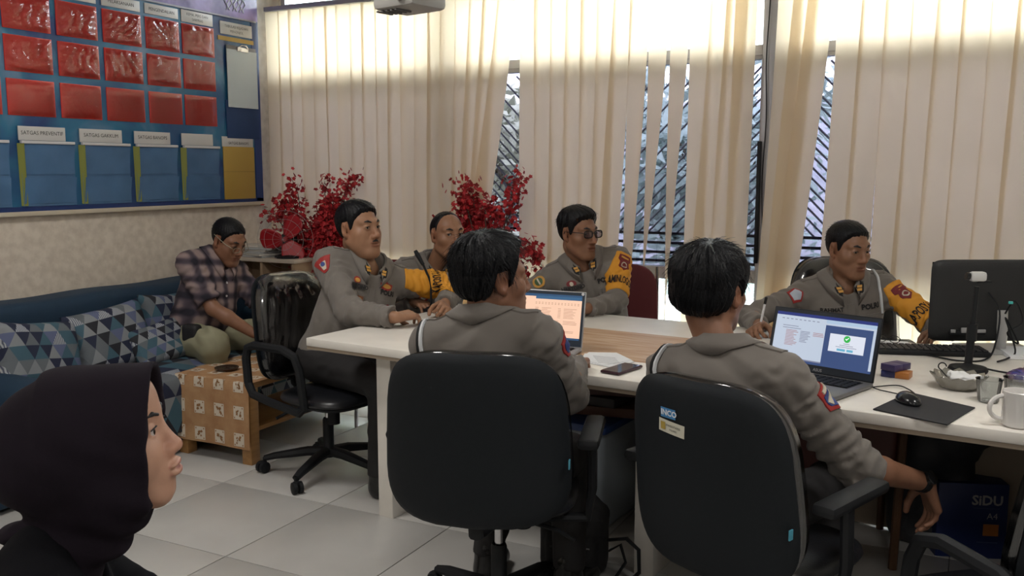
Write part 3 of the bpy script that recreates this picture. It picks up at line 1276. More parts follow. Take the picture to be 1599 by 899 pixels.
tree(-6.6, 9.3, 2.5, 1.3, 1, 'leafy garden tree outside behind the left end of the blinds', LEAF[0], 2600)
tree(-4.3, 8.6, 2.55, 1.2, 2, 'pale olive garden tree outside behind the gap above the red blossoms', LEAF[2], 2400)
tree(-2.2, 9.2, 2.5, 1.3, 3, 'blue green garden tree outside behind the middle of the window', LEAF[1], 2600)
tree(1.6, 9.0, 2.5, 1.3, 5, 'green garden tree outside behind the right end of the blinds', LEAF[0], 2400)
structure(MB().span((-14, 11.5, -.08), (8, 11.7, 2.3)).build('garden_wall', mat('garden_wall_paint', (.62, .61, .68), .9, color2=(.48, .50, .58), vscale=3)))
pr = thing('palm', 'fan palm outside the window gap beside the seated officer with pen', 'palm', (-.9, 7.6, -.08))
pm = MB()
pm.tube([(0, 0, 0), (.04, 0, .9), (0, 0, 1.6)], [.09, .08, .07], 8)
pm.build('trunk', BARK, pr)
rp = random.Random(4)
for k in range(13):
    a = 2 * pi * k / 13 + rp.uniform(-.2, .2)
    el_ = rp.uniform(.1, 1.1)
    c = V((0, 0, 1.6)) + V((cos(a) * cos(el_), sin(a) * cos(el_), sin(el_))) * .55
    lf = MB()
    lf.tube([(0, 0, 1.6), c], [.012, .008], 4)
    dirv = (c - V((0, 0, 1.6))).normalized()
    sx = dirv.cross(V((0, 0, 1))).normalized()
    upv = sx.cross(dirv)
    for q in range(11):
        b_ = radians(-75 + 15 * q)
        d_ = (dirv * cos(b_) + sx * sin(b_)).normalized()
        e_ = c + d_ * .42 - V((0, 0, .06))
        s_ = d_.cross(upv).normalized() * .016
        lf.add([c, c.lerp(e_, .5) + s_, e_, c.lerp(e_, .5) - s_], [(0, 1, 2, 3)])
    lf.build('frond', LEAF[1], pr, smooth=False)

# ------------------------------------------------------------------ vertical blind
vb = thing('vertical_blind', 'cream vertical fabric blind covering the whole window wall', 'blind', (-1.0, 4.87, 0))
MB().span((-3.34, -.025, 2.5), (3.2, .025, 2.53), .004).build('head_rail', ALU, vb)
slats = []   # (x at top, shift at z 1.0, width turn at top, turn low)
r = random.Random(21)
x = -4.285
while x < -2.5:
    g = -2.46 - x
    slats.append((x, -.26 * math.exp(-max(g - .02, 0) / .2) + r.uniform(-.005, .005), 8 + r.uniform(-4, 4), 8 + 26 * math.exp(-g / .3) + r.uniform(-9, 9)))
    if min(abs(x - gx) for gx in (-3.98, -3.69, -3.25)) < .05:
        slats[-1] = (x, slats[-1][1], 24, 42)
    x += .0985
for xt, sh, a0, a1 in ((-2.372, -.0, 10, 8), (-2.275, .0, 14, 12), (-2.178, -.01, 12, 10), (-2.08, -.01, 16, 18), (-1.985, -.015, 14, 20), (-1.89, -.03, 16, 20),
                       (-1.79, -.075, 12, 15), (-1.69, -.06, 8, -42), (-1.585, -.06, 8, -64), (-1.462, -.05, 0, -60), (-1.35, -.02, 10, 6), (-1.245, -.07, 14, 18),
                       (-1.165, -.05, 14, 14), (-1.115, -.03, 20, 24)):
    slats.append((xt, sh, a0, a1))
for xt, sh, a0, a1 in ((-.895, -.05, 10, 10), (-.815, -.09, 14, 26), (-.735, -.135, 12, 14)):
    slats.append((xt, sh, a0, a1))
x = -.605
while x < 2.15:
    slats.append((x, -.03 + r.uniform(-.006, .006), 8 + r.uniform(-4, 5), 8 + r.uniform(-7, 9)))
    x += .1125
for k, (xt, sh, a0, a1) in enumerate(slats):
    mb = MB()
    W, zt, zb_ = (.113 if xt < -1.0 else .126), 2.5, .42

    def fn(u, v, xt=xt, sh=sh, a0=a0, a1=a1, k=k, W=W):
        z = zt + (zb_ - zt) * v
        s = (zt - z) / 1.5
        c = xt + sh * (s ** 1.15 if s > 0 else 0) + .004 * sin(k * 2.1 + v * 5)
        a = radians(a0 + (a1 - a0) * min(1.2, s))
        uu = (u - .5) * W
        bow = .0035 * (1 - (2 * u - 1) ** 2)
        # the nearer edge of every slat overlaps its neighbour
        return (c + 1.0 + uu * cos(a) - bow * sin(a), uu * sin(a) * 1.0 - bow * cos(a) + .004 * (k % 2), z)
    mb.grid(fn, 4, 12)
    mb.build('slat', BLIND, vb, angle=80)
cb = MB()
cb.tube([(-1.02 + .005 * sin(i * .6), 4.94, 2.5 - i * .06) for i in range(26)], .0035, 6)
tag(cb.build('power_cable', BLACKP), 'thin black cable hanging down the grey window post', 'cable')
tag(MB().span((-1.056, 4.935, .95), (-1.036, 4.954, 1.6), .003).build('cable_duct', BLACKP), 'narrow black strip running down beside the window post', 'cable duct')

# ------------------------------------------------------------------ fill lamps added out of view to brighten the room
for i, (lx, ly) in enumerate(((-2.6, 2.2), (.6, 2.2), (-2.6, -.6), (.6, -.6))):
    lamp = thing('added_fill_lamp', ['added unseen fill lamp above the coffee table side', 'added unseen fill lamp above the right desks', 'added unseen fill lamp behind the viewer on the left', 'added unseen fill lamp behind the viewer on the right'][i], 'lamp', (lx, ly, ZC))
    MB().span((-.31, -.31, -.05), (.31, .31, 0), .004).build('fill_lamp_frame', mat('fill_lamp_white', (.8, .8, .8), .5), lamp)
    MB().span((-.29, -.29, -.054), (.29, .29, -.05)).build('diffuser', mat('fill_lamp_diffuser', (.9, .9, .9), .5, emit=(1, .93, .84), emit_strength=1.0), lamp)
    ld = bpy.data.lights.new('fill_lamp_light', 'AREA')
    ld.shape = 'SQUARE'
    ld.size = .56
    ld.energy = FILL_LAMP_POWER
    ld.color = (1, .965, .92)
    lo_ = bpy.data.objects.new('fill_lamp_light', ld)
    lo_.location = (0, 0, -.06)
    link(lo_, lamp)

# ------------------------------------------------------------------ notice board on the left wall
BX = X0 + .001
nb = thing('notice_board', 'large blue notice board with rows of red document pockets on left wall', 'notice board', (BX, 0, 0))


def board_bg():
    m = bpy.data.materials.new('board_print_blue')
    m.use_nodes = True
    nt = m.node_tree
    b = nt.nodes['Principled BSDF']
    b.inputs['Roughness'].default_value = .3
    tc = nt.nodes.new('ShaderNodeTexCoord')
    w_ = nt.nodes.new('ShaderNodeTexNoise')
    w_.inputs['Scale'].default_value = 1.6
    w_.inputs['Detail'].default_value = 3
    w_.inputs['Distortion'].default_value = 1.2
    nt.links.new(tc.outputs['Object'], w_.inputs['Vector'])
    r_ = nt.nodes.new('ShaderNodeValToRGB')
    el = r_.color_ramp.elements
    el[0].position, el[0].color = .35, (.012, .04, .16, 1)
    el[1].position, el[1].color = .72, (.16, .24, .38, 1)
    e2 = r_.color_ramp.elements.new(.55)
    e2.color = (.02, .15, .27, 1)
    nt.links.new(w_.outputs['Fac'], r_.inputs['Fac'])
    nt.links.new(r_.outputs['Color'], b.inputs['Base Color'])
    return m


NAVY = mat('board_navy', (.012, .035, .14), .35)
RED = mat('pocket_red', (.62, .046, .036), .4)
LBL = mat('label_strip_white', (.55, .54, .53), .45)
YEL = mat('card_yellow', (.42, .27, .055), .5)
BLUEP = mat('pocket_blue', (.070, .16, .30), .38, var=.12, vscale=7)
OLIVE = mat('divider_olive', (.24, .26, .05), .5)
MB().span((0, 2.3, 1.235), (.022, 4.82, 2.86)).build('board_panel', board_bg(), nb)
MB().span((.022, 4.72 + .035, 1.24), (.026, 4.82, 2.86)).build('border', NAVY, nb)
MB().span((.022, 2.3, 1.235), (.026, 4.82, 1.26)).build('border', NAVY, nb)
MB().span((0, 2.3, 1.212), (.035, 4.825, 1.236), .003).build('ledge', mat('ledge_cream', (.52, .46, .36), .5), nb)
cols = [(2.45, 2.68), (2.715, 2.965), (2.995, 3.263), (3.298, 3.551), (3.587, 3.848), (3.882, 4.131), (4.156, 4.417)]
rows = [(2.155, 2.335), (1.945, 2.125), (1.725, 1.908)]


def to_board(mbv):
    return mbv


for ci, (ya, yb) in enumerate(cols):
    for ri, (za, zb_) in enumerate(rows):
        rr = random.Random(ci * 7 + ri)
        ph = [rr.uniform(0, 6) for _ in range(6)]
        crk = [1.3, 1.2, .4][ri] * [1, 1, 1, 1, .9, .55, .4][ci]
        ang = rr.uniform(-.9, .9)
        pk = MB()
        MB_ = pk.span((.0225, ya, za), (.028, yb, zb_), .001)
        po = pk.build('document_pocket', RED, nb)

        def fn(u, v, ya=ya, yb=yb, za=za, zb_=zb_, ph=ph, crk=crk, ang=ang):
            e = min(1, min(u, 1 - u, v, 1 - v) * 8)
            s_ = (u * cos(ang) + v * sin(ang)) * 15 + 2.5 * sin(v * 5 + ph[0]) + ph[1]
            t_ = (u * sin(ang) - v * cos(ang)) * 21 + 2.2 * sin(u * 6 + ph[2]) + ph[3]
            d = (abs(sin(s_)) ** 3 * .006 + abs(sin(t_)) ** 4 * .004) * crk * (.3 + .7 * sin(u * 4 + v * 3 + ph[4]) ** 2)
            return (.030 + e * (.003 + d), ya + .004 + (yb - ya - .008) * u, za + .004 + (zb_ - za - .008) * v)
        fm = MB()
        fm.grid(fn, 22, 18)
        fm.build('film', film_mat('pocket_film', (.97, .96, .95), .02, .10), po, angle=180)


def wall_text(txt, size, y, z, parent, x=.0285, m=INK, bold=0.0):
    M = frame((x, y, z), (0, 1, 0), (0, 0, 1))
    return letters('lettering', txt, size, M, m, parent, bold)


heads = [(2.995, 3.263, 'RENCANA'), (3.298, 3.551, 'PERSIAPAN'), (3.587, 3.848, 'PELAKSANAAN'), (3.882, 4.131, 'PENGENDALIAN')]
for ya, yb, tx in heads:
    lb_ = MB().span((.0225, ya, 2.352), (.0275, yb, 2.412), .001).build('label_strip', LBL, nb)
    wall_text(tx, .026, (ya + yb) / 2, 2.382, lb_)
lb_ = MB().span((.0225, 4.156, 2.345), (.0275, 4.412, 2.418), .001).build('label_strip', LBL, nb)
wall_text('KEMA, PERS DAN', .023, 4.285, 2.394, lb_)
wall_text('SARPRAS', .023, 4.285, 2.366, lb_)
lb_ = MB().span((.0225, 4.475, 2.315), (.0275, 4.762, 2.395), .001).build('label_strip', LBL, nb)
wall_text('TABULASI KEJADIAN', .023, 4.62, 2.368, lb_)
wall_text('MENONJOL', .023, 4.62, 2.338, lb_)
MB().span((.0225, 4.455, 2.275), (.0265, 4.775, 2.302)).build('yellow_strip', YEL, nb)
low = [(2.66, 2.99, 'SATGAS PREEMTIF'), (3.035, 3.365, 'SATGAS PREVENTIF'), (3.392, 3.728, 'SATGAS GAKKUM'), (3.755, 4.078, 'SATGAS BANOPS'), (4.108, 4.424, '')]
for k, (ya, yb, tx) in enumerate(low):
    lb_ = MB().span((.03, ya, 1.60), (.036, yb - .06, 1.672), .001).build('label_strip', LBL, nb)
    if tx: wall_text(tx, .028, (ya + yb) / 2 - .03, 1.638, lb_, x=.0368)
    pk = MB()
    pk.span((.0225, ya + .01, 1.262), (.03, yb - .01, 1.585))
    po = pk.build('document_pocket', BLUEP, nb)
    for zz0, zz1 in ((1.275, 1.41), (1.425, 1.585)):
        rr = random.Random(k * 3 + int(zz0 * 100))
        p0 = rr.uniform(0, 6)

        def fn(u, v, ya=ya, yb=yb, zz0=zz0, zz1=zz1, p0=p0):
            return (.034 + .016 * v * (1 + .08 * sin(u * 5 + p0)) + .0012 * sin(u * 11 + v * 6 + p0), ya + .012 + (yb - ya - .03) * u, zz0 + (zz1 - zz0) * v)
        fm = MB()
        fm.grid(fn, 16, 8)
        fm.build('flap', BLUEP, po, angle=180)
    dv = MB()
    dv.add([(.024, ya - .0, 1.585), (.06, ya + .012, 1.585), (.036, ya + .03, 1.265), (.024, ya + .004, 1.265)], [(0, 1, 2, 3)])
    dv.add([(.024, ya - .004, 1.585), (.06, ya + .008, 1.585), (.036, ya + .026, 1.265), (.024, ya, 1.265)], [(0, 1, 2, 3)])
    dv.build('divider', OLIVE, nb)
    MB().span((.04, ya + .0, 1.583), (.058, yb - .02, 1.598), .002).build('pocket_rail', mat('rail_clear_grey', (.55, .55, .56), .25), nb)
lb_ = MB().span((.0225, 4.452, 1.6), (.0275, 4.735, 1.665), .001).build('label_strip', LBL, nb)
wall_text('SATGAS BANOPS', .024, 4.6, 1.622, lb_)
yc = MB().span((.0225, 4.458, 1.258), (.0285, 4.742, 1.6), .001).build('yellow_card', YEL, nb)
MB().span((.0285, 4.46, 1.436), (.0288, 4.74, 1.44)).build('fold_line', mat('fold_brown', (.3, .2, .05), .6), yc)
MB().span((.0225, 4.50, 1.655), (.03, 4.80, 1.90), .001).build('navy_sheet', mat('card_navy', (.01, .04, .13), .6), nb)
# purple banner along the top
bn = MB()
bn.span((.024, 3.0, 2.43), (.03, 4.815, 2.86))
bo = bn.build('banner', mat('banner_purple', (.045, .025, .13), .35, color2=(.34, .26, .55), vscale=5, coat=.6), nb)
MB().span((.024, 3.0, 2.422), (.032, 4.80, 2.432)).build('banner_edge', mat('banner_edge_grey', (.3, .3, .36), .4), nb)
for k in range(9):
    MB().tube([(.033, 4.53 + .02 * k + .012 * sin(k * 2 + t), 2.47 + .012 * t) for t in range(8)], .003, 5).build('scribble', mat('banner_line', (.6, .62, .68), .5), bo)
for yy_ in (3.62, 3.77):
    MB().span((.03, yy_, 2.45), (.032, yy_ + .13, 2.56)).build('banner_panel', mat('banner_pale', (.5, .55, .45), .4), bo)
clip = thing('clipboard', 'clipboard with blank pale sheet hanging at right of the notice board', 'clipboard', (BX + .03, 4.65, 2.05))
MB().span((0, -.135, -.19), (.005, .135, .2), .002).build('board', mat('clipboard_brown', (.2, .2, .22), .5), clip)
MB().span((.005, -.137, -.195), (.008, .137, .175)).build('sheet', mat('sheet_blue_white', (.50, .56, .60), .6), clip)
cm = MB()
cm.span((.005, -.05, .165), (.02, .05, .195), .004)
cm.tube([(.02, -.045, .19), (.03, -.02, .205), (.03, .02, .205), (.02, .045, .19)], .004, 6)
cm.build('clip', CHROME, clip)

# ------------------------------------------------------------------ sofa with patterned seat and cushions
SOFA = mat('sofa_teal_blue', (.007, .030, .062), .75, bump=.2, bscale=300, var=.08, vscale=8)
PAL = [mat('tri_navy', (.010, .015, .042), .8), mat('tri_pale', (.20, .215, .23), .8), mat('tri_grey', (.105, .12, .135), .8), mat('tri_teal', (.04, .095, .13), .8),
       mat('tri_lavender', (.09, .11, .20), .8), mat('tri_black', (.012, .013, .02), .8), mat('tri_stripe', (.33, .34, .36), .8)]


def stripe(m):
    nt = m.node_tree
    b = nt.nodes['Principled BSDF']
    tc = nt.nodes.new('ShaderNodeTexCoord')
    w_ = nt.nodes.new('ShaderNodeTexWave')
    w_.inputs['Scale'].default_value = 38
    w_.bands_direction = 'Y'
    r_ = nt.nodes.new('ShaderNodeValToRGB')
    r_.color_ramp.elements[0].color = (.05, .06, .1, 1)
    r_.color_ramp.elements[1].color = (.40, .42, .44, 1)
    nt.links.new(tc.outputs['Object'], w_.inputs['Vector'])
    nt.links.new(w_.outputs['Fac'], r_.inputs['Fac'])
    nt.links.new(r_.outputs['Color'], b.inputs['Base Color'])


stripe(PAL[6])


def tri_grid(mb, fn, nu, nv, seed, sub=2):
    """grid of triangles coloured like the woven pattern; fn(u,v)->point"""
    r_ = random.Random(seed)
    for j in range(nv):
        for i in range(-1, nu + 1):
            off = .5 if j % 2 else 0
            tris = [[(i + off, j), (i + 1 + off, j), (i + .5 + off, j + 1)], [(i + 1 + off, j), (i + 1.5 + off, j + 1), (i + .5 + off, j + 1)]]
            for t_i, t in enumerate(tris):
                mi = r_.choice([1, 1, 2, 6, 3] if t_i == 0 else [0, 0, 5, 4, 3, 2])
                # subdivide
                n = 3
                P = {}
                vs, fs = [], []
                for a in range(n + 1):
                    for b in range(n + 1 - a):
                        l0, l1 = a / n, b / n
                        l2 = 1 - l0 - l1
                        u = (t[0][0] * l0 + t[1][0] * l1 + t[2][0] * l2) / nu
                        v_ = (t[0][1] * l0 + t[1][1] * l1 + t[2][1] * l2) / nv
                        P[(a, b)] = len(vs)
                        vs.append(fn(min(1, max(0, u)), min(1, max(0, v_))))
                for a in range(n):
                    for b in range(n - a):
                        fs.append((P[(a, b)], P[(a + 1, b)], P[(a, b + 1)]))
                        if a + b < n - 1:
                            fs.append((P[(a + 1, b)], P[(a + 1, b + 1)], P[(a, b + 1)]))
                mb.add(vs, fs, mi)


SX0 = X0 + .03
sofa = thing('sofa', 'long dark blue corner sofa against the left wall', 'sofa', (SX0, 0, 0))


def sofa_sdf(name, fn, lo, hi, h=.02):
    v, q = sdf_mesh(fn, lo, hi, h)
    return mesh_np(name, v, q, SOFA, sofa)


sofa_sdf('backrest', lambda P: rbox(P, (.13, 2.95, .42), (.13, 1.5, .385), .05) + .004 * np.sin(P[:, 1] * 9), (-.1, 1.3, -.05), (.4, 4.9, .95))
sofa_sdf('base', lambda P: rbox(P, (.42, 2.95, .15), (.37, 1.48, .13), .03), (-.05, 1.3, -.05), (.95, 4.9, .4))
sofa_sdf('armrest', lambda P: su(rbox(P, (.42, 2.58, .27), (.40, .12, .22), .09), rcone(P, (.1, 2.58, .43), (.72, 2.58, .40), .10, .11), .05), (-.1, 2.3, -.05), (1.0, 2.95, .8))
sofa_sdf('armrest', lambda P: rbox(P, (.42, 4.37, .3), (.37, .08, .29), .06), (-.1, 4.2, -.05), (1.0, 4.6, .8))
sm = MB()


def seat_fn(u, v):
    y = 2.72 + (4.28 - 2.72) * u
    s = v * .86
    # over the seat and down its front
    if s < .52:
        x, z = .25 + s, .415 + .025 * sin(pi * s / .52) + .006 * sin(y * 9 + x_w(s))
    elif s < .62:
        a = (s - .52) / .1 * pi / 2
        x, z = .77 + .05 * sin(a), .415 - .05 * (1 - cos(a))
    else:
        x, z = .82 + .004 * sin(y * 12), .365 - (s - .62)
    return (x, y, z)


def x_w(s): return s * 7


tri_grid(sm, seat_fn, 14, 9, 3)
sm.build('seat_cover', PAL, sofa, angle=60)
sofa_sdf('seat', lambda P: rbox(P, (.52, 3.5, .33), (.27, .78, .085), .03), (.1, 2.5, .15), (1.0, 4.8, .55))


def cushion(loc, w, h, t, rz, tilt, roll, label, seed):
    root = thing('cushion', label, 'cushion', loc, group='patterned sofa cushions')
    R_ = Matrix.Rotation(rz, 4, 'Z') @ Matrix.Rotation(tilt, 4, 'X') @ Matrix.Rotation(roll, 4, 'Y')
    for side in (1, -1):
        mb = MB()

        def fn(u, v):
            a, b = 2 * u - 1, 2 * v - 1
            th = max(0, (1 - a ** 4)) ** .45 * max(0, (1 - b ** 4)) ** .45
            pin = 1 - .07 * (1 - abs(b) ** 2) * abs(a) ** 4
            pin2 = 1 - .07 * (1 - abs(a) ** 2) * abs(b) ** 4
            return R_ @ V((a * w / 2 * pin, -side * (t / 2 * th) + .006 * sin(5 * a + 3 * b + seed), b * h / 2 * pin2))
        tri_grid(mb, fn, 6, 5, seed + side)
        mb.build('cover' if side == 1 else 'back_cover', PAL, root, angle=70)
    return root


# local -y is the face; the cushions lean on the backrest and face +x
cushion((SX0 + .36, 3.62, .60), .36, .34, .13, radians(90), radians(-14), radians(3), 'triangle patterned cushion nearest the man in the checked shirt', 5)
cushion((SX0 + .38, 3.22, .575), .46, .35, .15, radians(84), radians(-20), radians(-6), 'large triangle patterned cushion, middle one on the blue sofa', 15)
cushion((SX0 + .50, 3.42, .525), .34, .24, .11, radians(80), radians(-34), radians(-10), 'small triangle patterned cushion leaning in front of the large one', 37)
cushion((SX0 + .38, 2.80, .565), .44, .34, .14, radians(92), radians(-18), radians(8), 'triangle patterned cushion beside the near sofa arm', 25)

# ------------------------------------------------------------------ coffee table with printed cloth
WOOD = mat('oak_wood', (.34, .17, .055), .45, color2=(.42, .22, .075), vscale=6, stretch=(8, 1, 8))
ct = thing('coffee_table', 'low wooden coffee table in front of the sofa', 'coffee table', (-3.36, 3.85, 0), radians(0))
CW, CL, CHT = .50, 1.15, .415
for sx in (-1, 1):
    for sy in (-1, 1):
        MB().box((sx * (CW / 2 - .035), sy * (CL / 2 - .04), CHT / 2 - .01), (.062, .062, CHT - .02), .004).build('leg', WOOD, ct)
MB().box((0, 0, CHT - .015), (CW, CL, .03), .004).build('tabletop', WOOD, ct)
MB().box((0, 0, .16), (CW - .08, CL - .08, .022), .003).build('shelf', WOOD, ct)
cl = thing('tablecloth', 'brown tablecloth with white printed squares over the coffee table', 'tablecloth', (-3.36, 3.85, 0))
CLOTH = mat('cloth_tan', (.34, .175, .08), .8, color2=(.42, .245, .12), vscale=14, bump=.15, bscale=300)
MOTW = mat('cloth_print_cream', (.60, .52, .42), .8)
MOTB = mat('cloth_print_brown', (.28, .13, .045), .8)
cmb = MB()
hwid, hl = CW / 2 + .012, CL / 2 + .012


def cloth_fn(u, v, e=.0):
    s = v * (2 * hl + .33) - .33          # -.33..0 = front drop, then along the top
    x = -hwid + 2 * hwid * u
    if s < 0:
        return V((x * (1 + .02 * (-s)), -hl - e - .012 * sin(u * 9) * (-s) - .02 * (-s), CHT + .004 + s))
    return V((x, -hl + s, CHT + .004 + e))


cmb.grid(cloth_fn, 16, 40)
co = cmb.build('cloth', CLOTH, cl)
pm_ = MB()
for iu in range(4):
    for jv in range(9):
        uc = (iu + .5) / 4
        sv = .045 + jv * .135
        vc = sv / (2 * hl + .33)
        if vc > .97: continue
        hu, hv = .033 / (2 * hwid), .033 / (2 * hl + .33)
        rr = random.Random(iu * 13 + jv)

        def q(a, b, e=.0015): return cloth_fn(uc + a * hu, vc + b * hv, e)
        n = 4
        for a in range(n):
            for b in range(n):
                pm_.add([q(-1 + 2 * a / n, -1 + 2 * b / n), q(-1 + 2 * (a + 1) / n, -1 + 2 * b / n), q(-1 + 2 * (a + 1) / n, -1 + 2 * (b + 1) / n), q(-1 + 2 * a / n, -1 + 2 * (b + 1) / n)], [(0, 1, 2, 3)], 0)
        for k in range(9):
            a, b = rr.uniform(-.45, .45), rr.uniform(-.5, .5)
            w_ = rr.uniform(.14, .30)
            th = rr.uniform(0, 3)
            pts = [q(a + w_ * cos(th + t_) * (1 if t_i % 2 else .5), b + w_ * sin(th + t_) * (1 if t_i % 2 else .5), .003) for t_i, t_ in enumerate([k2 * pi / 4 for k2 in range(8)])]
            pm_.add(pts, [tuple(range(8))], 1)
        for a, b in ((-.75, -.75), (.75, -.75), (-.75, .75), (.75, .75)):
            pm_.add([q(a - .1, b - .1, .003), q(a + .1, b - .1, .003), q(a + .1, b + .1, .003), q(a - .1, b + .1, .003)], [(0, 1, 2, 3)], 1)
pm_.build('printed_motifs', [MOTW, MOTB], cl, smooth=False)
ash = thing('metal_ashtray', 'small dark metal ashtray on the coffee table', 'ashtray', (-3.42, 3.45, CHT + .0055))
am = MB()
am.lathe([(.03, 0), (.055, .004), (.062, .014), (.06, .016), (.045, .008), (.02, .012), (.001, .018)], 24)
am.build('bowl', mat('dark_metal', (.09, .06, .05), .2, metal=.8), ash)

# ------------------------------------------------------------------ side cabinet, fan, papers, blossoms
cab = thing('low_cabinet', 'low wooden cabinet in the corner behind the seated man', 'cabinet', (-4.12, 4.575, 0))
MB().span((-.26, -.11, .86), (.30, .11, .885), .003).build('cabinet_top', mat('cabinet_cream', (.5, .43, .35), .5), cab)
for xx in (-.24, .02, .28):
    MB().span((xx - .01, -.1, 0), (xx + .01, .1, .86)).build('side_panel', mat('cabinet_tan', (.36, .25, .16), .5), cab)
MB().span((-.24, .085, 0), (.28, .1, .86)).build('back_panel', mat('cabinet_tan'), cab)
MB().span((-.23, -.1, .55), (.27, .085, .57)).build('shelf', mat('cabinet_tan'), cab)
rr = random.Random(3)
for k in range(6):
    M = Matrix.Translation((-4.2 + rr.uniform(-.02, .02), 4.575 + rr.uniform(-.01, .01), .886 + .0125 * k)) @ Matrix.Rotation(rr.uniform(-.3, .3), 4, 'Z')
    pb = MB().box((0, 0, .006), (.28, .20, .011), .001)
    o = pb.build('document_stack', [mat('paper_grey', (.42, .42, .42), .8), mat('paper_cream', (.5, .47, .42), .8)][k % 2])
    o.matrix_world = M
    tag(o, ['grey folder at the bottom of the stack on the corner cabinet', 'cream folder second from the bottom on the corner cabinet', 'grey folder third from the bottom of the corner stack', 'cream folder fourth from the bottom of the corner stack', 'grey folder just below the top of the corner stack', 'cream folder on top of the stack on the corner cabinet'][k], 'folder', 'folders on the corner cabinet')

FANRED = mat('fan_red', (.36, .012, .018), .35)
fan = thing('desk_fan', 'small fan with bright red blades beside the red blossoms', 'fan', (-3.95, 4.57, .886))
MB().lathe([(.0, 0), (.09, 0), (.09, .012), (.03, .03), (.015, .05)], 24).build('base', BLACKP, fan)
MB().cyl((0, 0, .02), (0, 0, .10), .012).build('pole', BLACKP, fan)
fd = V((.35, -.93, .05)).normalized()
fx = fd.cross(V((0, 0, 1))).normalized()
fu = fx.cross(fd)
fc = V((0, -.02, .10 + .02))
MB().tube([fc - fd * .09, fc - fd * .07, fc - fd * .01], [.03, .05, .045], 16).build('motor', BLACKP, fan)
for k in range(3):
    b = MB()
    a0 = radians(120 + 120 * k)

    def fn(u, v):
        rad_ = .02 + .15 * v
        wd = .135 * (sin(pi * min(1, v * .62 + .12))) ** .8 * (1 if v < .75 else sqrt(max(0, 1 - ((v - .75) / .25) ** 2)) * .98 + .02)
        t_ = (u - .5) * wd
        return fc + fd * (.02 + t_ * .35) + (fx * cos(a0) + fu * sin(a0)) * rad_ + (-fx * sin(a0) + fu * cos(a0)) * t_
    b.grid(fn, 8, 12)
    o = b.build('blade', FANRED, fan)
    sd_ = o.modifiers.new('thickness', 'SOLIDIFY'); sd_.thickness = .002
MB().tube([fc + fd * .0, fc + fd * .035], [.022, .014], 14).build('hub', FANRED, fan)
cg = MB()
for rr_, dy in ((.185, .02), (.13, .045), (.07, .055)):
    cg.tube([fc + fd * dy + (fx * cos(t) + fu * sin(t)) * rr_ for t in [2 * pi * i / 32 for i in range(33)]], .0011, 4, False)
for k in range(16):
    t = 2 * pi * k / 16
    cg.tube([fc + fd * .06, fc + fd * .045 + (fx * cos(t) + fu * sin(t)) * .13, fc + fd * .02 + (fx * cos(t) + fu * sin(t)) * .185, fc - fd * .05 + (fx * cos(t) + fu * sin(t)) * .12], .0006, 4, False)
cg.build('guard', mat('guard_wire', (.3, .3, .3), .4), fan)

BLOS = [mat('blossom_red', (.42, .010, .016), .6), mat('blossom_deep', (.25, .005, .010), .6), mat('blossom_pinkish', (.55, .03, .04), .6)]


def blossom_tree(loc, seed, label, branches, pot_h=.75, n_per=22, spread=.05):
    r_ = random.Random(seed)
    root = thing('artificial_blossom_tree', label, 'plant', loc)
    MB().lathe([(.0, 0), (.07, 0), (.085, .1), (.08, .24), (.06, .3), (.07, .32), (.06, .32), (.05, .28), (0, .27)], 20).build('vase', mat('vase_dark', (.05, .035, .03), .3), root)
    bm_, fb = MB(), MB()
    for (ex, ey, ez, droop) in branches:
        p0 = V((r_.uniform(-.02, .02), r_.uniform(-.02, .02), .3))
        e = V((ex, ey, ez))
        pts = []
        for i in range(9):
            t = i / 8
            p = p0.lerp(e, t)
            p.z = p0.z + (e.z - p0.z) * (1 - (1 - t) ** 1.7) - droop * t ** 4
            pts.append(p + V((r_.uniform(-.012, .012), r_.uniform(-.012, .012), 0)))
        bm_.tube(pts, [.007 - .0007 * i for i in range(9)], 5)
        for k in range(n_per):
            t = r_.uniform(.42, 1)
            i = min(7, int(t * 8))
            c = pts[i].lerp(pts[i + 1], t * 8 - i) + V((r_.gauss(0, spread * .6), r_.gauss(0, spread * .6), r_.gauss(0, spread * .6)))
            s_ = r_.uniform(.010, .018)
            ax_ = V((r_.gauss(0, 1), r_.gauss(0, 1) - .4, r_.gauss(0, 1))).normalized()
            u = ax_.orthogonal().normalized()
            w_ = ax_.cross(u)
            mi = r_.choice([0, 0, 1, 2])
            for q_ in range(5):
                a = 2 * pi * q_ / 5
                d_ = u * cos(a) + w_ * sin(a)
                sd_ = -u * sin(a) + w_ * cos(a)
                fb.add([c, c + d_ * s_ * .65 + sd_ * s_ * .45 + ax_ * s_ * .3, c + d_ * s_ * 1.15 + ax_ * s_ * .2, c + d_ * s_ * .65 - sd_ * s_ * .45 + ax_ * s_ * .3], [(0, 1, 2, 3)], mi)
    bm_.build('branches', BARK, root)
    f_ = fb.build('blossoms', BLOS, root, smooth=False)
    f_['kind'] = 'stuff'


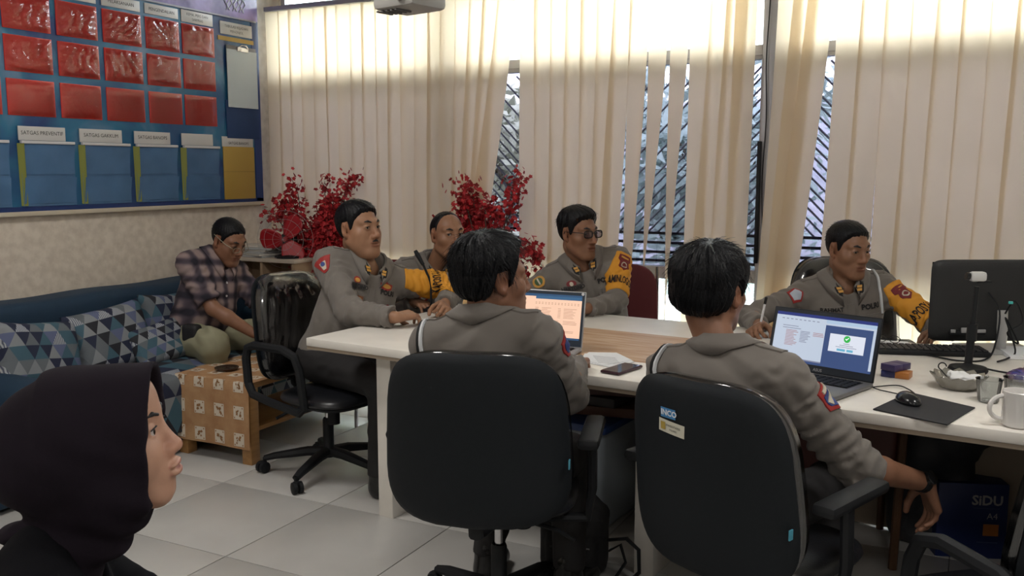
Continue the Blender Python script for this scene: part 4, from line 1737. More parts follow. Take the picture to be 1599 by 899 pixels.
rb = random.Random(9)
br = [(rb.uniform(-.34, .30), rb.uniform(-.09, .05), rb.uniform(.85, 1.34), 0.03) for _ in range(34)] + [(-.38, -.05, 1.22, .06), (.32, 0, 1.42, 0), (.28, 0, 1.38, 0), (-.22, 0, 1.40, 0), (.08, 0, 1.38, 0)]
blossom_tree((-3.87, 4.77, 0), 1, 'red artificial blossom tree in the corner by the red fan', br, n_per=120)
br = [(rb.uniform(-.22, .16), rb.uniform(-.08, .08), rb.uniform(.95, 1.33), .02) for _ in range(15)] + [(.22, 0, 1.45, 0), (.24, 0, 1.36, 0), (-.2, 0, 1.34, .02), (-.12, 0, 1.38, 0), (.36, 0, 1.22, .3), (.38, -.02, 1.16, .28), (.30, 0, 1.02, .3), (-.24, 0, 1.3, .15)]
blossom_tree((-2.60, 4.76, 0), 2, 'red artificial blossom tree behind the balding officer', br, n_per=110)

# ------------------------------------------------------------------ desks
DROT = radians(-5)
DO = V((-2.48, 2.96, 0))
DM = Matrix.Translation(DO) @ Matrix.Rotation(DROT, 4, 'Z')
DW = 1.235


def desk(name, label, x0, x1, legs):
    root = thing(name, label, 'desk', (0, 0, 0))
    root.matrix_world = DM @ Matrix.Translation((x0, 0, 0))
    L = x1 - x0
    top = MB().span((0, 0, .716), (L, DW, .75), .003).build('desktop', WHITE, root)
    MB().span((.0, .004, .702), (L, DW - .004, .716)).build('underside', EDGE, root)
    for lx, ly0, ly1 in legs:
        MB().span((lx, ly0, 0), (lx + .075, ly1, .702), .003).build('leg', WHITE, root)
    MB().span((.3, DW - .16, .01), (L - .05, DW - .14, .702)).build('modesty_shade_panel', EDGE, root)  # carried down to the floor to block window glow and darken under the desk
    return root


d1 = desk('office_desk', 'long white office desk with wood grain strip, left of the two', 0, 1.545, ((.295, .10, 1.1), (1.44, .16, 1.1)))
d2 = desk('office_desk', 'white office desk carrying monitor and mug, right of the two', 1.548, 3.2, ((1.5, .1, 1.1),))
GRAIN = mat('desk_wood_grain', (.42, .24, .12), .5, color2=(.55, .40, .27), vscale=5, stretch=(1.2, 9, 1))
MB().span((.75, .29, .7502), (1.545, .84, .7512)).build('wood_strip', GRAIN, d1)
MB().span((0, .30, .7502), (.22, .84, .7512)).build('wood_strip', GRAIN, d2)


# ------------------------------------------------------------------ office chairs
def pad(outline, t_front, t_back, bend=0.0, dome=.3, lean=0.0, zc=0.0, yc=0.0):
    """cushion-like solid: outline in (x, z), thickness along y, bent round a vertical axis"""
    mb = MB()
    n = len(outline)
    rings = [0, .5, .8, .92, .98, 1.0]
    prof = [1, .97, .86, .66, .4, 0]

    def pt(x, z, y):
        y = y + bend * x * x
        p = V((x, y, z))
        return Matrix.Rotation(lean, 3, 'X') @ p + V((0, yc, zc))
    for side, t in ((1, t_front), (-1, t_back)):
        vs = [pt(0, 0, side * t)]
        fs = []
        for k in range(1, 6):
            vs += [pt(x * rings[k], z * rings[k], side * t * prof[k]) for x, z in outline]
        fs += [(0, 1 + i, 1 + (i + 1) % n) for i in range(n)]
        for k in range(4):
            a, b = 1 + k * n, 1 + (k + 1) * n
            fs += [(a + i, b + i, b + (i + 1) % n, a + (i + 1) % n) for i in range(n)]
        mb.add(vs, fs)
    return mb


def back_outline(w, h, taper=.06, n=3.6, k=44):
    return [(x * (1 - taper * (z / h)), z) for x, z in superellipse(w, h, n, k)]


def office_chair(label, loc, rz, back_w=.24, back_h=.25, back_z=.70, back_y=-.25, seat_z=.45, arms='pad', wrap=True, film=False, base_r=.29, spin=0.0,
                 lean=.14, group=None):
    c = thing('office_chair', label, 'office chair', loc, rz, group)
    pad(back_outline(back_w, back_h), .055, .02, 1.0, lean=lean, zc=back_z, yc=back_y).build('backrest', LEATHER, c)
    pad(back_outline(back_w + .008, back_h + .006, n=4.2), .008, .038, 1.0, lean=lean, zc=back_z, yc=back_y - .022).build('back_shell', DARKSHELL, c)
    if wrap:
        pad(back_outline(back_w + .012, back_h + .01), .066, .012, 1.0, lean=lean, zc=back_z, yc=back_y + .0).build('plastic_wrap', WRAP, c)
    so = [(x, z) for x, z in superellipse(.245, .215, 3.6, 40)]
    s = pad(so, .035, .025)
    s.v = [(x, z + 0.075, seat_z - .04 + y) for x, y, z in s.v]
    s.build('seat', LEATHER, c)
    sp = pad([(x * .9, z * .86) for x, z in so], .01, .025)
    sp.v = [(x, z + .085, seat_z - .06 + y) for x, y, z in sp.v]
    sp.build('seat_pan', BLACKP, c)
    br = MB()
    br.tube([(0, -.06, seat_z - .085), (0, -.14, seat_z - .08), (0, back_y + .03, seat_z - .03), (0, back_y + .005, back_z - back_h + .12)], .022, 8, flat=.5)
    br.build('back_bracket', BLACKP, c)
    for sg in (-1, 1):
        a = MB()
        if arms == 'loop':
            x = sg * .27
            a.tube([(x, -.24, seat_z + .02), (x, -.25, seat_z + .14), (x, -.235, seat_z + .19), (x, -.19, seat_z + .205), (x, .0, seat_z + .205), (x, .075, seat_z + .18), (x, .105, seat_z + .12), (x, .13, seat_z - .05),
                    (x, .10, seat_z - .075), (x, -.1, seat_z - .05), (x, -.21, seat_z - .03), (x, -.24, seat_z + .02)], .02, 8)
            a.tube([(x, .08, seat_z - .07), (sg * .1, .05, seat_z - .08)], .018, 8)
        else:
            x = sg * .285
            a.tube([(sg * .15, -.02, seat_z - .085), (x, -.02, seat_z - .075), (x + sg * .012, -.02, seat_z + .02), (x + sg * .012, -.03, seat_z + .17)], .022, 8, flat=.7)
            a.box((x + sg * .008, .0, seat_z + .19), (.065, .30, .034), .015)
        a.build('armrest', BLACKP, c)
    MB().cyl((0, 0, .16), (0, 0, seat_z - .08), .014).build('gas_lift', CHROME, c)
    MB().lathe([(.034, .08), (.034, .12), (.026, .13), (.026, .26), (.022, .27)], 16).build('column', BLACKP, c)
    lv = MB()
    lv.tube([(.05, 0, seat_z - .1), (.2, -.06, seat_z - .11), (.25, -.08, seat_z - .13)], .007, 6)
    lv.build('lever', BLACKP, c)
    MB().cyl((.06, .1, seat_z - .1), (.06, .1, seat_z - .17), .028).build('tension_knob', BLACKP, c)
    for k in range(5):
        a = spin + 2 * pi * k / 5
        d = V((cos(a), sin(a), 0))
        sd = V((-sin(a), cos(a), 0))
        s_ = MB()
        s_.tube([V((0, 0, .105)), d * .1 + V((0, 0, .105)), d * base_r * .85 + V((0, 0, .082)), d * base_r + V((0, 0, .07))], [.032, .03, .022, .018], 8, flat=.8)
        s_.build('base_leg', BLACKP, c)
        w = MB()
        p = d * base_r
        w.cyl(p + V((0, 0, .04)), p + V((0, 0, .075)), .009, 8)
        ca = cos(a + .9), sin(a + .9)
        q = p + V((ca[0], ca[1], 0)) * .012 + V((0, 0, .029))
        ax = V((-ca[1], ca[0], 0))
        w.tube([q - ax * .024, q - ax * .022, q - ax * .006, q - ax * .004], [.022, .028, .028, .022], 14)
        w.tube([q + ax * .004, q + ax * .006, q + ax * .022, q + ax * .024], [.022, .028, .028, .022], 14)
        w.box(q + V((0, 0, .022)), (.03, .03, .016), .004)
        w.build('caster', BLACKP, c)
    return c


ch1 = office_chair('black office chair with loop arms and wrinkled plastic wrap at the left desk end', (-2.72, 3.39, 0), radians(-97), back_w=.225, back_h=.25, back_z=.70, back_y=-.255, seat_z=.44, arms='loop', base_r=.31, spin=radians(17))
chFL = office_chair('black office chair seen from behind, left of the two in front', (-1.295, 2.45, 0), radians(17), back_w=.252, back_h=.245, back_z=.715, back_y=-.368, seat_z=.46, base_r=.33, spin=radians(141), lean=.10)
chFR = office_chair('black office chair seen from behind with small blue and white stickers', (-.51, 2.43, 0), radians(-20), back_w=.235, back_h=.26, back_z=.665, back_y=-.215, seat_z=.45, spin=radians(60), lean=.13)
ch4 = office_chair('tall black office chair behind the officer holding a pen', (-.50, 4.50, 0), radians(-160), back_w=.25, back_h=.30, back_z=.72, back_y=-.22, seat_z=.43, spin=.3)
chR = office_chair('empty black office chair cut off at the lower right corner', (.18, 2.50, 0), radians(40), back_w=.23, back_h=.24, back_z=.68, seat_z=.36, arms='loop', spin=.2)


# crinkled plastic on the loop-arm chair
cr = MB()


def crf(u, v):
    x = -.2 + .4 * u
    z = -.22 + .45 * v
    y = .068 * (1 - (x / .23) ** 4) * (1 - (z / .26) ** 4) + x * x + .006 * abs(sin(40 * x + 3 * sin(z * 16))) + .003 * sin(90 * x + 20 * z) + .004
    return Matrix.Rotation(.14, 3, 'X') @ V((x, y, z)) + V((0, -.255, .70))


cr.grid(crf, 50, 26)
cr.build('crinkled_film', WRAP, ch1, angle=180)


def sticker(parent, x, z, w, h, m, rootback=(-.215, .665, .26, .13), dy=.0, rz=0.0, name='sticker', hh=.243):
    yc, zc, bh, lean = rootback
    mb = MB()

    def fn(u, v):
        a, b = (u - .5) * w, (v - .5) * h
        xx = x + a * cos(rz) - b * sin(rz)
        zz = z + a * sin(rz) + b * cos(rz)
        r_ = max(abs(xx) / hh, abs(zz) / (bh + .006))
        pr_ = np.interp(r_, [0, .5, .8, .92], [1, .97, .86, .66])
        return Matrix.Rotation(lean, 3, 'X') @ V((xx, -.038 * pr_ - .0012 - dy + xx * xx, zz)) + V((0, yc - .022, zc))
    mb.grid(fn, 6, 4)
    return mb.build(name, m, parent), fn


def sticker_text(parent, fn, w, h, txt, size, m, ou=.5, ov=.5, bold=0):
    vs, fs = text_mesh(txt, size, bold)
    mb = MB()
    mb.add([fn(ou + x / w, ov + y / h) + V((0, -.001, 0)) for x, y, z in vs], fs)
    return mb.build('lettering', m, parent, smooth=False)


SB = mat('sticker_blue', (.05, .22, .48), .4)
SWH = mat('sticker_cream', (.62, .60, .50), .5)
s1, f1 = sticker(chFR, -.060, .180, .05, .026, SB)
sticker_text(s1, f1, .05, .026, 'INCO', .021, mat('print_white', (.8, .82, .85), .5), .56, .5, .0006)
s2, f2 = sticker(chFR, -.050, .143, .085, .034, SWH, rz=-.07)
sticker_text(s2, f2, .085, .034, 'INVENTARIS', .0085, INK, .58, .62)
sticker_text(s2, f2, .085, .034, 'POLRES', .007, INK, .58, .32)
s3, f3 = sticker(chFR, -.077, .145, .016, .02, mat('crest_gold', (.42, .30, .06), .5), dy=.0012, name='crest')
TEALT = mat('tag_teal', (.06, .28, .38), .6)
MB().box((.245, -.205, .585), (.004, .016, .026), .001).build('brand_tag', TEALT, chFR)
MB().box((.262, -.353, .66), (.004, .016, .026), .001).build('brand_tag', TEALT, chFL)

# maroon banquet chair behind the officer with glasses
mc = thing('banquet_chair', 'maroon padded chair under the officer with glasses', 'chair', (-1.66, 4.50, 0), radians(-158))
MAR = mat('maroon_fabric', (.11, .008, .012), .7)
pad(back_outline(.22, .22, .02), .025, .025, .3, lean=.12, zc=.72, yc=-.2).build('backrest', MAR, mc)
p_ = pad(superellipse(.22, .22, 4, 32), .03, .03)
p_.v = [(x, z, .44 + y) for x, y, z in p_.v]
p_.build('seat', MAR, mc)
for sx in (-1, 1):
    MB().tube([(sx * .21, -.21, 0), (sx * .215, -.19, .45), (sx * .215, -.235, .92)], .011, 8).build('leg', CHROME, mc)
    MB().tube([(sx * .2, .2, 0), (sx * .2, .19, .43)], .011, 8).build('leg', CHROME, mc)
mc2 = thing('banquet_chair', 'maroon padded chair under the balding officer at desk corner', 'chair', (-2.80, 4.20, 0), radians(-110))
for ch in mc.children:
    o = ch.copy(); link(o, mc2)
wc = thing('plastic_chair', 'chair under the woman in the black headscarf', 'chair', (-1.25, .80, 0), radians(-55))
p_ = pad(superellipse(.21, .21, 4, 32), .02, .02)
p_.v = [(x, z, .42 + y) for x, y, z in p_.v]
p_.build('seat', BLACKP, wc)
for sx in (-1, 1):
    for sy in (-1, 1):
        MB().tube([(sx * .2, sy * .2, 0), (sx * .17, sy * .17, .41)], .012, 8).build('leg', BLACKP, wc)

# ------------------------------------------------------------------ people
SKIN = [(.30, .155, .090), (.27, .135, .078), (.22, .105, .060), (.24, .120, .070), (.23, .110, .066), (.24, .115, .068), (.235, .112, .066), (.42, .235, .16)]
UNI = mat('uniform_grey_brown', (.155, .138, .122), .8, bump=.12, bscale=700, sheen=.15)
UNID = mat('uniform_dark', (.05, .042, .04), .8)
TROU = mat('uniform_trousers_black', (.012, .011, .012), .8)
BOOT = mat('boot_black', (.01, .01, .01), .25)
YBAND = mat('armband_yellow', (.62, .27, .018), .7, bump=.1, bscale=400)
BLK = mat('embroidery_black', (.008, .008, .009), .8)
REDP = mat('patch_red', (.30, .02, .018), .7)
MARP = mat('patch_maroon', (.16, .014, .018), .7)
GOLD = mat('patch_gold', (.55, .28, .05), .55)
CREAM = mat('patch_cream', (.50, .45, .36), .7)
BLUEPT = mat('patch_blue', (.03, .06, .22), .7)
GREENP = mat('patch_green', (.05, .10, .04), .7)
BROWNP = mat('patch_brown', (.20, .07, .03), .7)
WHITEC = mat('cord_white', (.62, .64, .66), .6)
PLACK = mat('placket_line', (.075, .066, .06), .85)

SHORT = dict(top=.013, side=.004, back=.004, strand=.0005, lump=.0, loose=500, len=.010, lift=.45)


def uniform(p, name_txt, seed, band=None, ends=(1.93, 1.93), fold=.0065, rs=(.064, .055, .051, .041), rank='gold', back=False):
    p.build_shirt(UNI, ends=ends, fold=fold, seed=seed, h=.0062, rs=rs)
    p.collar(UNI)
    # epaulettes on both shoulders
    for sg in (-1, 1):
        O = p.loc(sg * .115 * p.bulk, -.012, p.L + .05)
        p.patch('epaulette', [(-.06, -.02), (.045, -.02), (.06, 0), (.045, .02), (-.06, .02)] if sg < 0 else [(-.045, -.02), (.06, -.02), (.06, .02), (-.045, .02), (-.06, 0)],
                O, (p.r * 1.0 - p.u * .42 * sg), p.f, UNI, .005)
    if back: return
    # collar boards with a gold bar, pocket flaps, name tape, lettering
    for sg in (-1, 1):
        O = p.loc(sg * .078, .0, p.L + .028)
        X = (-p.r - p.f * .35 * sg).normalized()
        q = p.patch('collar_board', rect(.017, .026), O, X, p.u, BLK, .006, p.collar_bvh)
        p.patch('rank_bar', rect(.010, .0045), O + p.u * .006, X, p.u, GOLD, .0085, p.collar_bvh, parent=q)
        p.patch('rank_bar', rect(.010, .0045), O - p.u * .006, X, p.u, GOLD, .0085, p.collar_bvh, parent=q)
    Lz = p.L
    O, X, Y = p.front(.085, Lz - .06)
    t = p.patch('name_tape', rect(.046, .013), O, X, Y, UNID if rank != 'plain' else UNI, .005)
    p.text(name_txt, .024, O, X, Y, BLK, .008, .0008)
    O, X, Y = p.front(-.085, Lz - .06)
    p.text('POLRI', .031, O, X, Y, BLK, .006, .0014)
    for sg in (-1, 1):
        O, X, Y = p.front(sg * .085, Lz - .112)
        p.patch('pocket_flap', [(-.05, .016), (.05, .016), (.05, -.012), (0, -.024), (-.05, -.012)], O, X, Y, UNI, .004)
    O, X, Y = p.front(0, Lz - .18)
    p.patch('placket', rect(.016, .14), O, X, Y, UNI, .003)


def crest(p, O, X, Y, bvh=None, s=1.0, off=.003):
    q = p.patch('crest_patch', [(-.030 * s, .052 * s), (.030 * s, .052 * s), (.036 * s, .022 * s), (.024 * s, .012 * s), (.03 * s, -.02 * s), (0, -.042 * s), (-.03 * s, -.02 * s), (-.024 * s, .012 * s), (-.036 * s, .022 * s)], O, X, Y, MARP, off, bvh)
    p.patch('crest_ring', oval(.017 * s, .017 * s), V(O) - V(Y).normalized() * .010 * s, X, Y, CREAM, off + .0015, bvh, parent=q)
    p.patch('crest_core', oval(.011 * s, .011 * s), V(O) - V(Y).normalized() * .010 * s, X, Y, MARP, off + .003, bvh, parent=q)
    p.patch('crest_text_arc', rect(.022 * s, .004 * s), V(O) + V(Y).normalized() * .036 * s, X, Y, GOLD, off + .0015, bvh, parent=q)


def badge(p, name, poly, m, O, X, Y, inner=None, off=.004):
    q = p.patch(name, poly, O, X, Y, m, off)
    if inner:
        pl, mm = inner
        p.patch(name + '_emblem', pl, O, X, Y, mm, off + .002, parent=q)
    return q


def shoulder_cord(p, side, m, inset=.05, r=.0065, off=.004, name='shoulder_cord'):
    a = p.arms[side]
    sg = 1 if side == 'R' else -1
    pts = []
    c = a['sh'] - p.r * sg * inset
    for k in range(22):
        th = radians(-70 + 280 * k / 21)
        dv = (p.f * cos(th) + p.u * sin(th))
        h_ = p.bvh.ray_cast(c + dv * .3, -dv)
        if h_[0] is not None and (h_[0] - c).length < .16: pts.append(h_[0] - p.base + dv * off)
    if len(pts) > 2:
        MB().tube(pts, r, 6).build(name, m, p.root)


# --- officer with the moustache at the left desk end
p = Person('person', 'officer with a moustache in grey uniform resting clasped hands on the desk end', (-2.72, 3.42, 0), (-2.75, 3.50, .53), (-2.625, 3.59, .96), -120, (-2.64, 3.56, 1.163), -98, 4, 0,
           hs=1.10, bulk=1.10, belly=.03, res=.0037,
           opt=dict(hair=dict(SHORT, top=.016, side=.006, front=.004), moustache=True, chubby=True, width=.99, jaw=1.02, gaze=(.25, 1, .05)))
p.arm('R', (-2.27, 3.32, .80), (-.3, -.5, -1), (.35, .9, .05), (-.2, .1, -1), (-1, .3, .1), [35, 30, 34, 38], .6, .05, l1=.30, l2=.26)
p.arm('L', (-2.275, 3.74, .80), (.0, 1, .15), (.55, -.75, .0), (-.5, -.4, -.75), (-.6, -.4, .6), [62, 66, 68, 70], .7, .02, l1=.30, l2=.26)
p.leg('R', (-2.32, 3.28, .50), (-2.30, 3.22, .10), (-2.15, 3.2, 0))
p.leg('L', (-2.36, 3.52, .50), (-2.34, 3.5, .10), (-2.2, 3.5, 0))
p.build_body(SKIN[0])
uniform(p, 'BRATONO', 3, rs=(.07, .06, .056, .044))
p.build_trousers(TROU, seed=4)
p.build_shoes(BOOT)
CAMV = V((.454, -.891, .1))
p.armband('L', .05, .80, YBAND, out=V((.6, -.6, .45)))
c, X, Y = p.sleeve_frame('L', .60, V((.6, -.6, .45)))
p.text('KAPOSYAN', .06, c, X, Y, BLK, .003, .0015, p.band_bvh, squash=.42)
c, X, Y = p.sleeve_frame('R', .16, V((.35, -.93, .1)))
q = badge(p, 'sleeve_badge', [(-.048, .034), (0, .042), (.048, .034), (.012, -.045), (0, -.05), (-.012, -.045)], REDP, c, X, Y, ([(-.018, .012), (.018, .012), (.008, -.03), (-.008, -.03)], CREAM))
p.patch('sleeve_badge_star', oval(.011, .011), c, X, Y, BLUEPT, .008, parent=q)
O, X, Y = p.front(.085, p.L - .035)
badge(p, 'gold_badge', oval(.017, .015), REDP, O, X, Y, (oval(.013, .009), GOLD))
O, X, Y = p.front(-.075, p.L - .03)
badge(p, 'wing_badge', [(-.035, .01), (-.012, .013), (0, .02), (.012, .013), (.035, .01), (.03, -.012), (0, -.02), (-.03, -.012)], REDP, O, X, Y, (oval(.024, .010), GOLD))
for dx in (.062, .108):
    O, X, Y = p.front(dx, p.L - .122)
    badge(p, 'pocket_badge', rect(.019, .021), BROWNP, O, X, Y, (oval(.012, .015), GOLD), .007)
O, X, Y = p.front(-.10, p.L - .13)
badge(p, 'pocket_badge', oval(.014, .02), MARP, O, X, Y, (oval(.007, .01), CREAM), .007)

# --- balding officer beside him
p = Person('person', 'balding officer in grey uniform seated behind the desk microphone', (-2.62, 4.2, 0), (-2.66, 4.22, .50), (-2.60, 4.18, .905), -135, (-2.50, 4.15, 1.10), -122, 3, 0,
           hs=1.06, bulk=1.02, res=.0037,
           opt=dict(hair=dict(top=.003, side=.0035, back=.0035, strand=.0005, loose=0, grow=.02, mat='hair_cropped', zs=[-.075, -.07, -.045, .03, .036, .01, .05, .092, .112, .13], ys=[-.12, -.06, -.035, -.022, .012, .016, .026, .034, .055, .1]), gaze=(.45, 1, .05), width=.98, slit=.0052))
p.arm('R', (-2.52, 3.86, .785), (-1, .2, -.6), (.9, -.4, -.1), (0, 0, -1), (.4, 1, 0), 30)
p.arm('L', (-2.2, 4.0, .785), (.6, .5, -.6), (.6, -.7, -.1), (0, 0, -1), (-.6, -.5, 0), 30)
p.leg('R', (-2.50, 3.88, .46), (-2.5, 3.88, .1), (-2.45, 3.75, 0))
p.leg('L', (-2.30, 4.02, .46), (-2.3, 4.0, .1), (-2.2, 3.9, 0))
p.build_body(SKIN[1])
uniform(p, 'SIREGAR', 8)
p.build_trousers(TROU, seed=5)
p.build_shoes(BOOT)
c, X, Y = p.sleeve_frame('R', .12, V((.2, -.95, .15)))
badge(p, 'sleeve_badge', [(-.025, .03), (.03, .02), (.035, -.03), (0, -.038), (-.02, -.01)], REDP, c, X, Y, (rect(.012, .014), CREAM))
O, X, Y = p.front(.085, p.L - .035)
badge(p, 'wing_badge', [(-.032, .006), (0, .022), (.032, .006), (.026, -.014), (-.026, -.014)], GOLD, O, X, Y, (oval(.008, .007), MARP))
O, X, Y = p.front(.085, p.L - .115)
badge(p, 'pocket_badge', oval(.024, .014), REDP, O, X, Y, (oval(.013, .008), CREAM), .007)

# --- officer with glasses
p = Person('person', 'officer with black framed glasses and yellow armband behind the open laptop', (-1.70, 4.42, 0), (-1.71, 4.47, .50), (-1.80, 4.36, .945), -152, (-1.81, 4.30, 1.122), -112, -1, 0,
           hs=1.06, bulk=1.03, res=.0037,
           opt=dict(hair=dict(SHORT, top=.022, side=.006, front=.006, lump=.003, strand=.0007, loose=420, len=.016), gaze=(.4, 1, 0), stubble=.12))
p.arm('R', (-2.02, 4.00, .785), (-1, .4, -.5), (.7, -.6, 0), (0, 0, -1), (.2, 1, 0), 30)
p.arm('L', (-1.64, 4.00, .79), (.6, .1, -1), (-.7, -.6, 0), (0, 0, -1), (-.5, .8, 0), 35)
p.leg('R', (-1.86, 4.10, .46), (-1.88, 4.1, .1), (-1.9, 3.98, 0))
p.leg('L', (-1.60, 4.06, .46), (-1.58, 4.06, .1), (-1.56, 3.94, 0))
p.build_body(SKIN[2])
uniform(p, 'HARTONO', 12)
p.build_trousers(TROU, seed=6)
p.build_shoes(BOOT)
gl = MB()
for sg in (-1, 1):
    pts = []
    for x, z in superellipse(.026, .017, 3, 20):
        pts.append(p.hp(sg * .034 + x, .103 - .10 * abs(x + sg * .034) ** 1.2, .008 + z) - p.base)
    gl.tube(pts + [pts[0]], .0032, 6, False)
    gl.tube([p.hp(sg * .060, .094, .014) - p.base, p.hp(sg * .080, .06, .016) - p.base, p.hp(sg * .083, -.008, .016) - p.base, p.hp(sg * .082, -.02, .0) - p.base], .0022, 6)
gl.tube([p.hp(-.009, .102, .012) - p.base, p.hp(0, .106, .014) - p.base, p.hp(.009, .102, .012) - p.base], .0022, 6)
go = gl.build('glasses', BLACKG, p.root)
for sg in (-1, 1):
    le = MB()
    le.add([p.hp(sg * .034 + x * .96, .102 - .10 * abs(x + sg * .034) ** 1.2, .008 + z * .96) - p.base for x, z in superellipse(.026, .017, 3, 20)], [tuple(range(20))])
    le.build('lens', film_mat('lens_glass', (.62, .60, .78), .10, .03), go, smooth=False)
p.armband('L', .02, .86, YBAND, out=V((.75, -.6, .25)))
c, X, Y = p.sleeve_frame('L', .28, V((.7, -.66, .3)))
crest(p, c, X, Y, p.band_bvh, 1.0)
c, X, Y = p.sleeve_frame('L', .66, V((.6, -.78, .2)))
p.text('KAMINLOGOPS', .062, c, X, Y, BLK, .003, .0015, p.band_bvh, squash=.36)
c, X, Y = p.sleeve_frame('R', .2, V((-.1, -.99, .15)))
q = badge(p, 'sleeve_badge', oval(.032, .034), GOLD, c, X, Y, (oval(.022, .022), GREENP))
p.patch('sleeve_badge_stripe', rect(.02, .004), c, X, Y, CREAM, .008, parent=q)
O, X, Y = p.front(.088, p.L - .038)
badge(p, 'chest_badge', oval(.026, .016), MARP, O, X, Y, (oval(.010, .010), CREAM))
O, X, Y = p.front(.085, p.L - .118)
badge(p, 'pocket_badge', oval(.034, .018), BROWNP, O, X, Y, (oval(.014, .012), GOLD), .007)
O, X, Y = p.front(-.095, p.L - .118)
badge(p, 'pocket_badge', oval(.034, .018), BROWNP, O, X, Y, (rect(.02, .003), GOLD), .007)

# --- officer writing with a pen, in front of the tall black chair
p = Person('person', 'officer in grey uniform writing with a pen in front of a tall black chair', (-.52, 4.40, 0), (-.50, 4.46, .47), (-.525, 4.39, .905), -156, (-.512, 4.375, 1.085), -131, -6, 0,
           hs=1.03, bulk=1.0, res=.0037,
           opt=dict(hair=dict(SHORT, top=.014, side=.005, front=.004), gaze=(.2, 1, -.25), slit=.0034))
p.arm('R', (-.80, 3.92, .785), (-1, .5, -.3), (-.1, -.9, .0), (.55, -.1, -.8), (.8, 0, .6), [55, 50, 55, 60], .55, .02)
p.arm('L', (-.05, 4.12, .79), (.6, .9, -.8), (-.8, -.5, 0), (0, 0, -1), (-.5, .8, 0), 30)
p.leg('R', (-.62, 4.06, .45), (-.62, 4.06, .1), (-.62, 3.93, 0))
p.leg('L', (-.38, 4.04, .45), (-.36, 4.04, .1), (-.36, 3.9, 0))
p.build_body(SKIN[3])
uniform(p, 'RAHMAT', 15, rank='plain')
p.build_trousers(TROU, seed=7)
p.build_shoes(BOOT)
p.armband('L', .15, 1.0, YBAND, out=V((.65, -.7, .2)))
c, X, Y = p.sleeve_frame('L', .42, V((.6, -.75, .2)))
crest(p, c, X, Y, p.band_bvh, .95)
c, X, Y = p.sleeve_frame('L', .82, V((.45, -.85, .2)))
p.text('KAPOSYAN', .068, c, X, Y, BLK, .003, .0015, p.band_bvh, squash=.44)
c, X, Y = p.sleeve_frame('R', .22, V((-.1, -.99, .2)))
q = badge(p, 'sleeve_badge', [(-.036, .01), (0, .036), (.036, .01), (.03, -.03), (-.03, -.03)], REDP, c, X, Y, ([(-.027, .008), (0, .026), (.027, .008), (.02, -.022), (-.02, -.022)], mat('patch_pale_blue', (.42, .47, .55), .7)))
shoulder_cord(p, 'L', WHITEC, .035)
pen = MB()
pen.tube([(-.795, 3.848, .752), (-.792, 3.856, .775), (-.784, 3.872, .83), (-.775, 3.89, .90), (-.773, 3.894, .912)], [.001, .005, .005, .005, .004], 8)
pen_root = thing('pen', 'black and white pen held upright by the writing officer', 'pen', (0, 0, 0))
pen.build('barrel', mat('pen_white', (.6, .6, .62), .3), pen_root)
MB().tube([(-.7775, 3.885, .885), (-.773, 3.894, .914)], .0062, 8).build('cap', BLACKG, pen_root)
MB().tube([(-.7915, 3.857, .778), (-.787, 3.866, .808)], .0062, 8).build('grip', BLACKG, pen_root)

# --- front officers, seen from behind
FULL = dict(top=.030, side=.012, back=.020, front=.0, lump=.0060, strand=.0012, loose=900, len=.035, loose_z=-.01, soft=.010, grow=.02, lift=.16,
            ys=[-.14, -.06, -.038, -.024, .012, .015, .028, .04, .05, .062, .082, .1], zs=[-.085, -.078, -.05, .03, .036, -.02, -.01, .04, .058, .08, .09, .094])
p = Person('person', 'young officer with thick black hair seen from behind, left one in front', (-1.27, 2.36, 0), (-1.26, 2.40, .52), (-1.315, 2.40, .945), 10, (-1.297, 2.424, 1.114), -38, 2, 2,
           hs=1.04, bulk=1.0, res=.003, opt=dict(hair=FULL))
p.arm('R', (-1.20, 2.84, .79), (.35, -.2, -1), (-.3, 1, -.1), (0, 0, -1), (-.9, -.2, 0), 25)
p.arm('L', (-1.52, 2.87, .79), (-.9, -.3, -.7), (.1, 1, -.1), (0, 0, -1), (.9, -.2, 0), 25)
p.leg('R', (-1.20, 2.80, .48), (-1.17, 2.72, .1), (-1.15, 2.86, 0))
p.leg('L', (-1.44, 2.78, .48), (-1.47, 2.70, .1), (-1.5, 2.84, 0))
p.build_body(SKIN[4])
uniform(p, '', 21, back=True, fold=.008)
p.build_trousers(TROU, seed=8)
p.build_shoes(BOOT)
FL = p


shoulder_cord(p, 'L', WHITEC, .0)
shoulder_cord(p, 'L', BLK, -.011)
c, X, Y = p.sleeve_frame('R', .22, V((.9, .1, .4)))
badge(p, 'sleeve_badge', shield(.03, .042), REDP, c, X, Y, (shield(.02, .03), BLUEPT))
# collar seam under the hair
p = Person('person', 'young officer with rolled sleeve and wristwatch seen from behind, right one in front', (-.58, 2.47, 0), (-.58, 2.50, .49), (-.61, 2.535, .885), -14, (-.672, 2.60, 1.095), -17, 2, 3,
           hs=1.06, bulk=1.0, res=.003, opt=dict(hair=dict(FULL, top=.028, back=.026, side=.014, lump=.005)))
p.arm('R', (-.085, 2.83, .545), (.1, -.7, -1), (.25, .25, -.95), (-.75, -.45, -.3), (-.3, .8, .3), [24, 28, 32, 34], .35, .02, l1=.33, l2=.305)
p.arm('L', (-.74, 2.93, .79), (-.2, -.3, -1), (.1, 1, -.1), (0, 0, -1), (.9, -.2, 0), 25)
p.leg('R', (-.36, 2.92, .47), (-.34, 2.86, .1), (-.32, 3.0, 0))
p.leg('L', (-.62, 2.94, .47), (-.64, 2.86, .1), (-.66, 3.0, 0))
p.build_body(SKIN[5])
uniform(p, '', 27, back=True, fold=.008, ends=(1.14, 1.93), rs=(.066, .060, .058, .050))
p.build_trousers(TROU, seed=9)
p.build_shoes(BOOT)
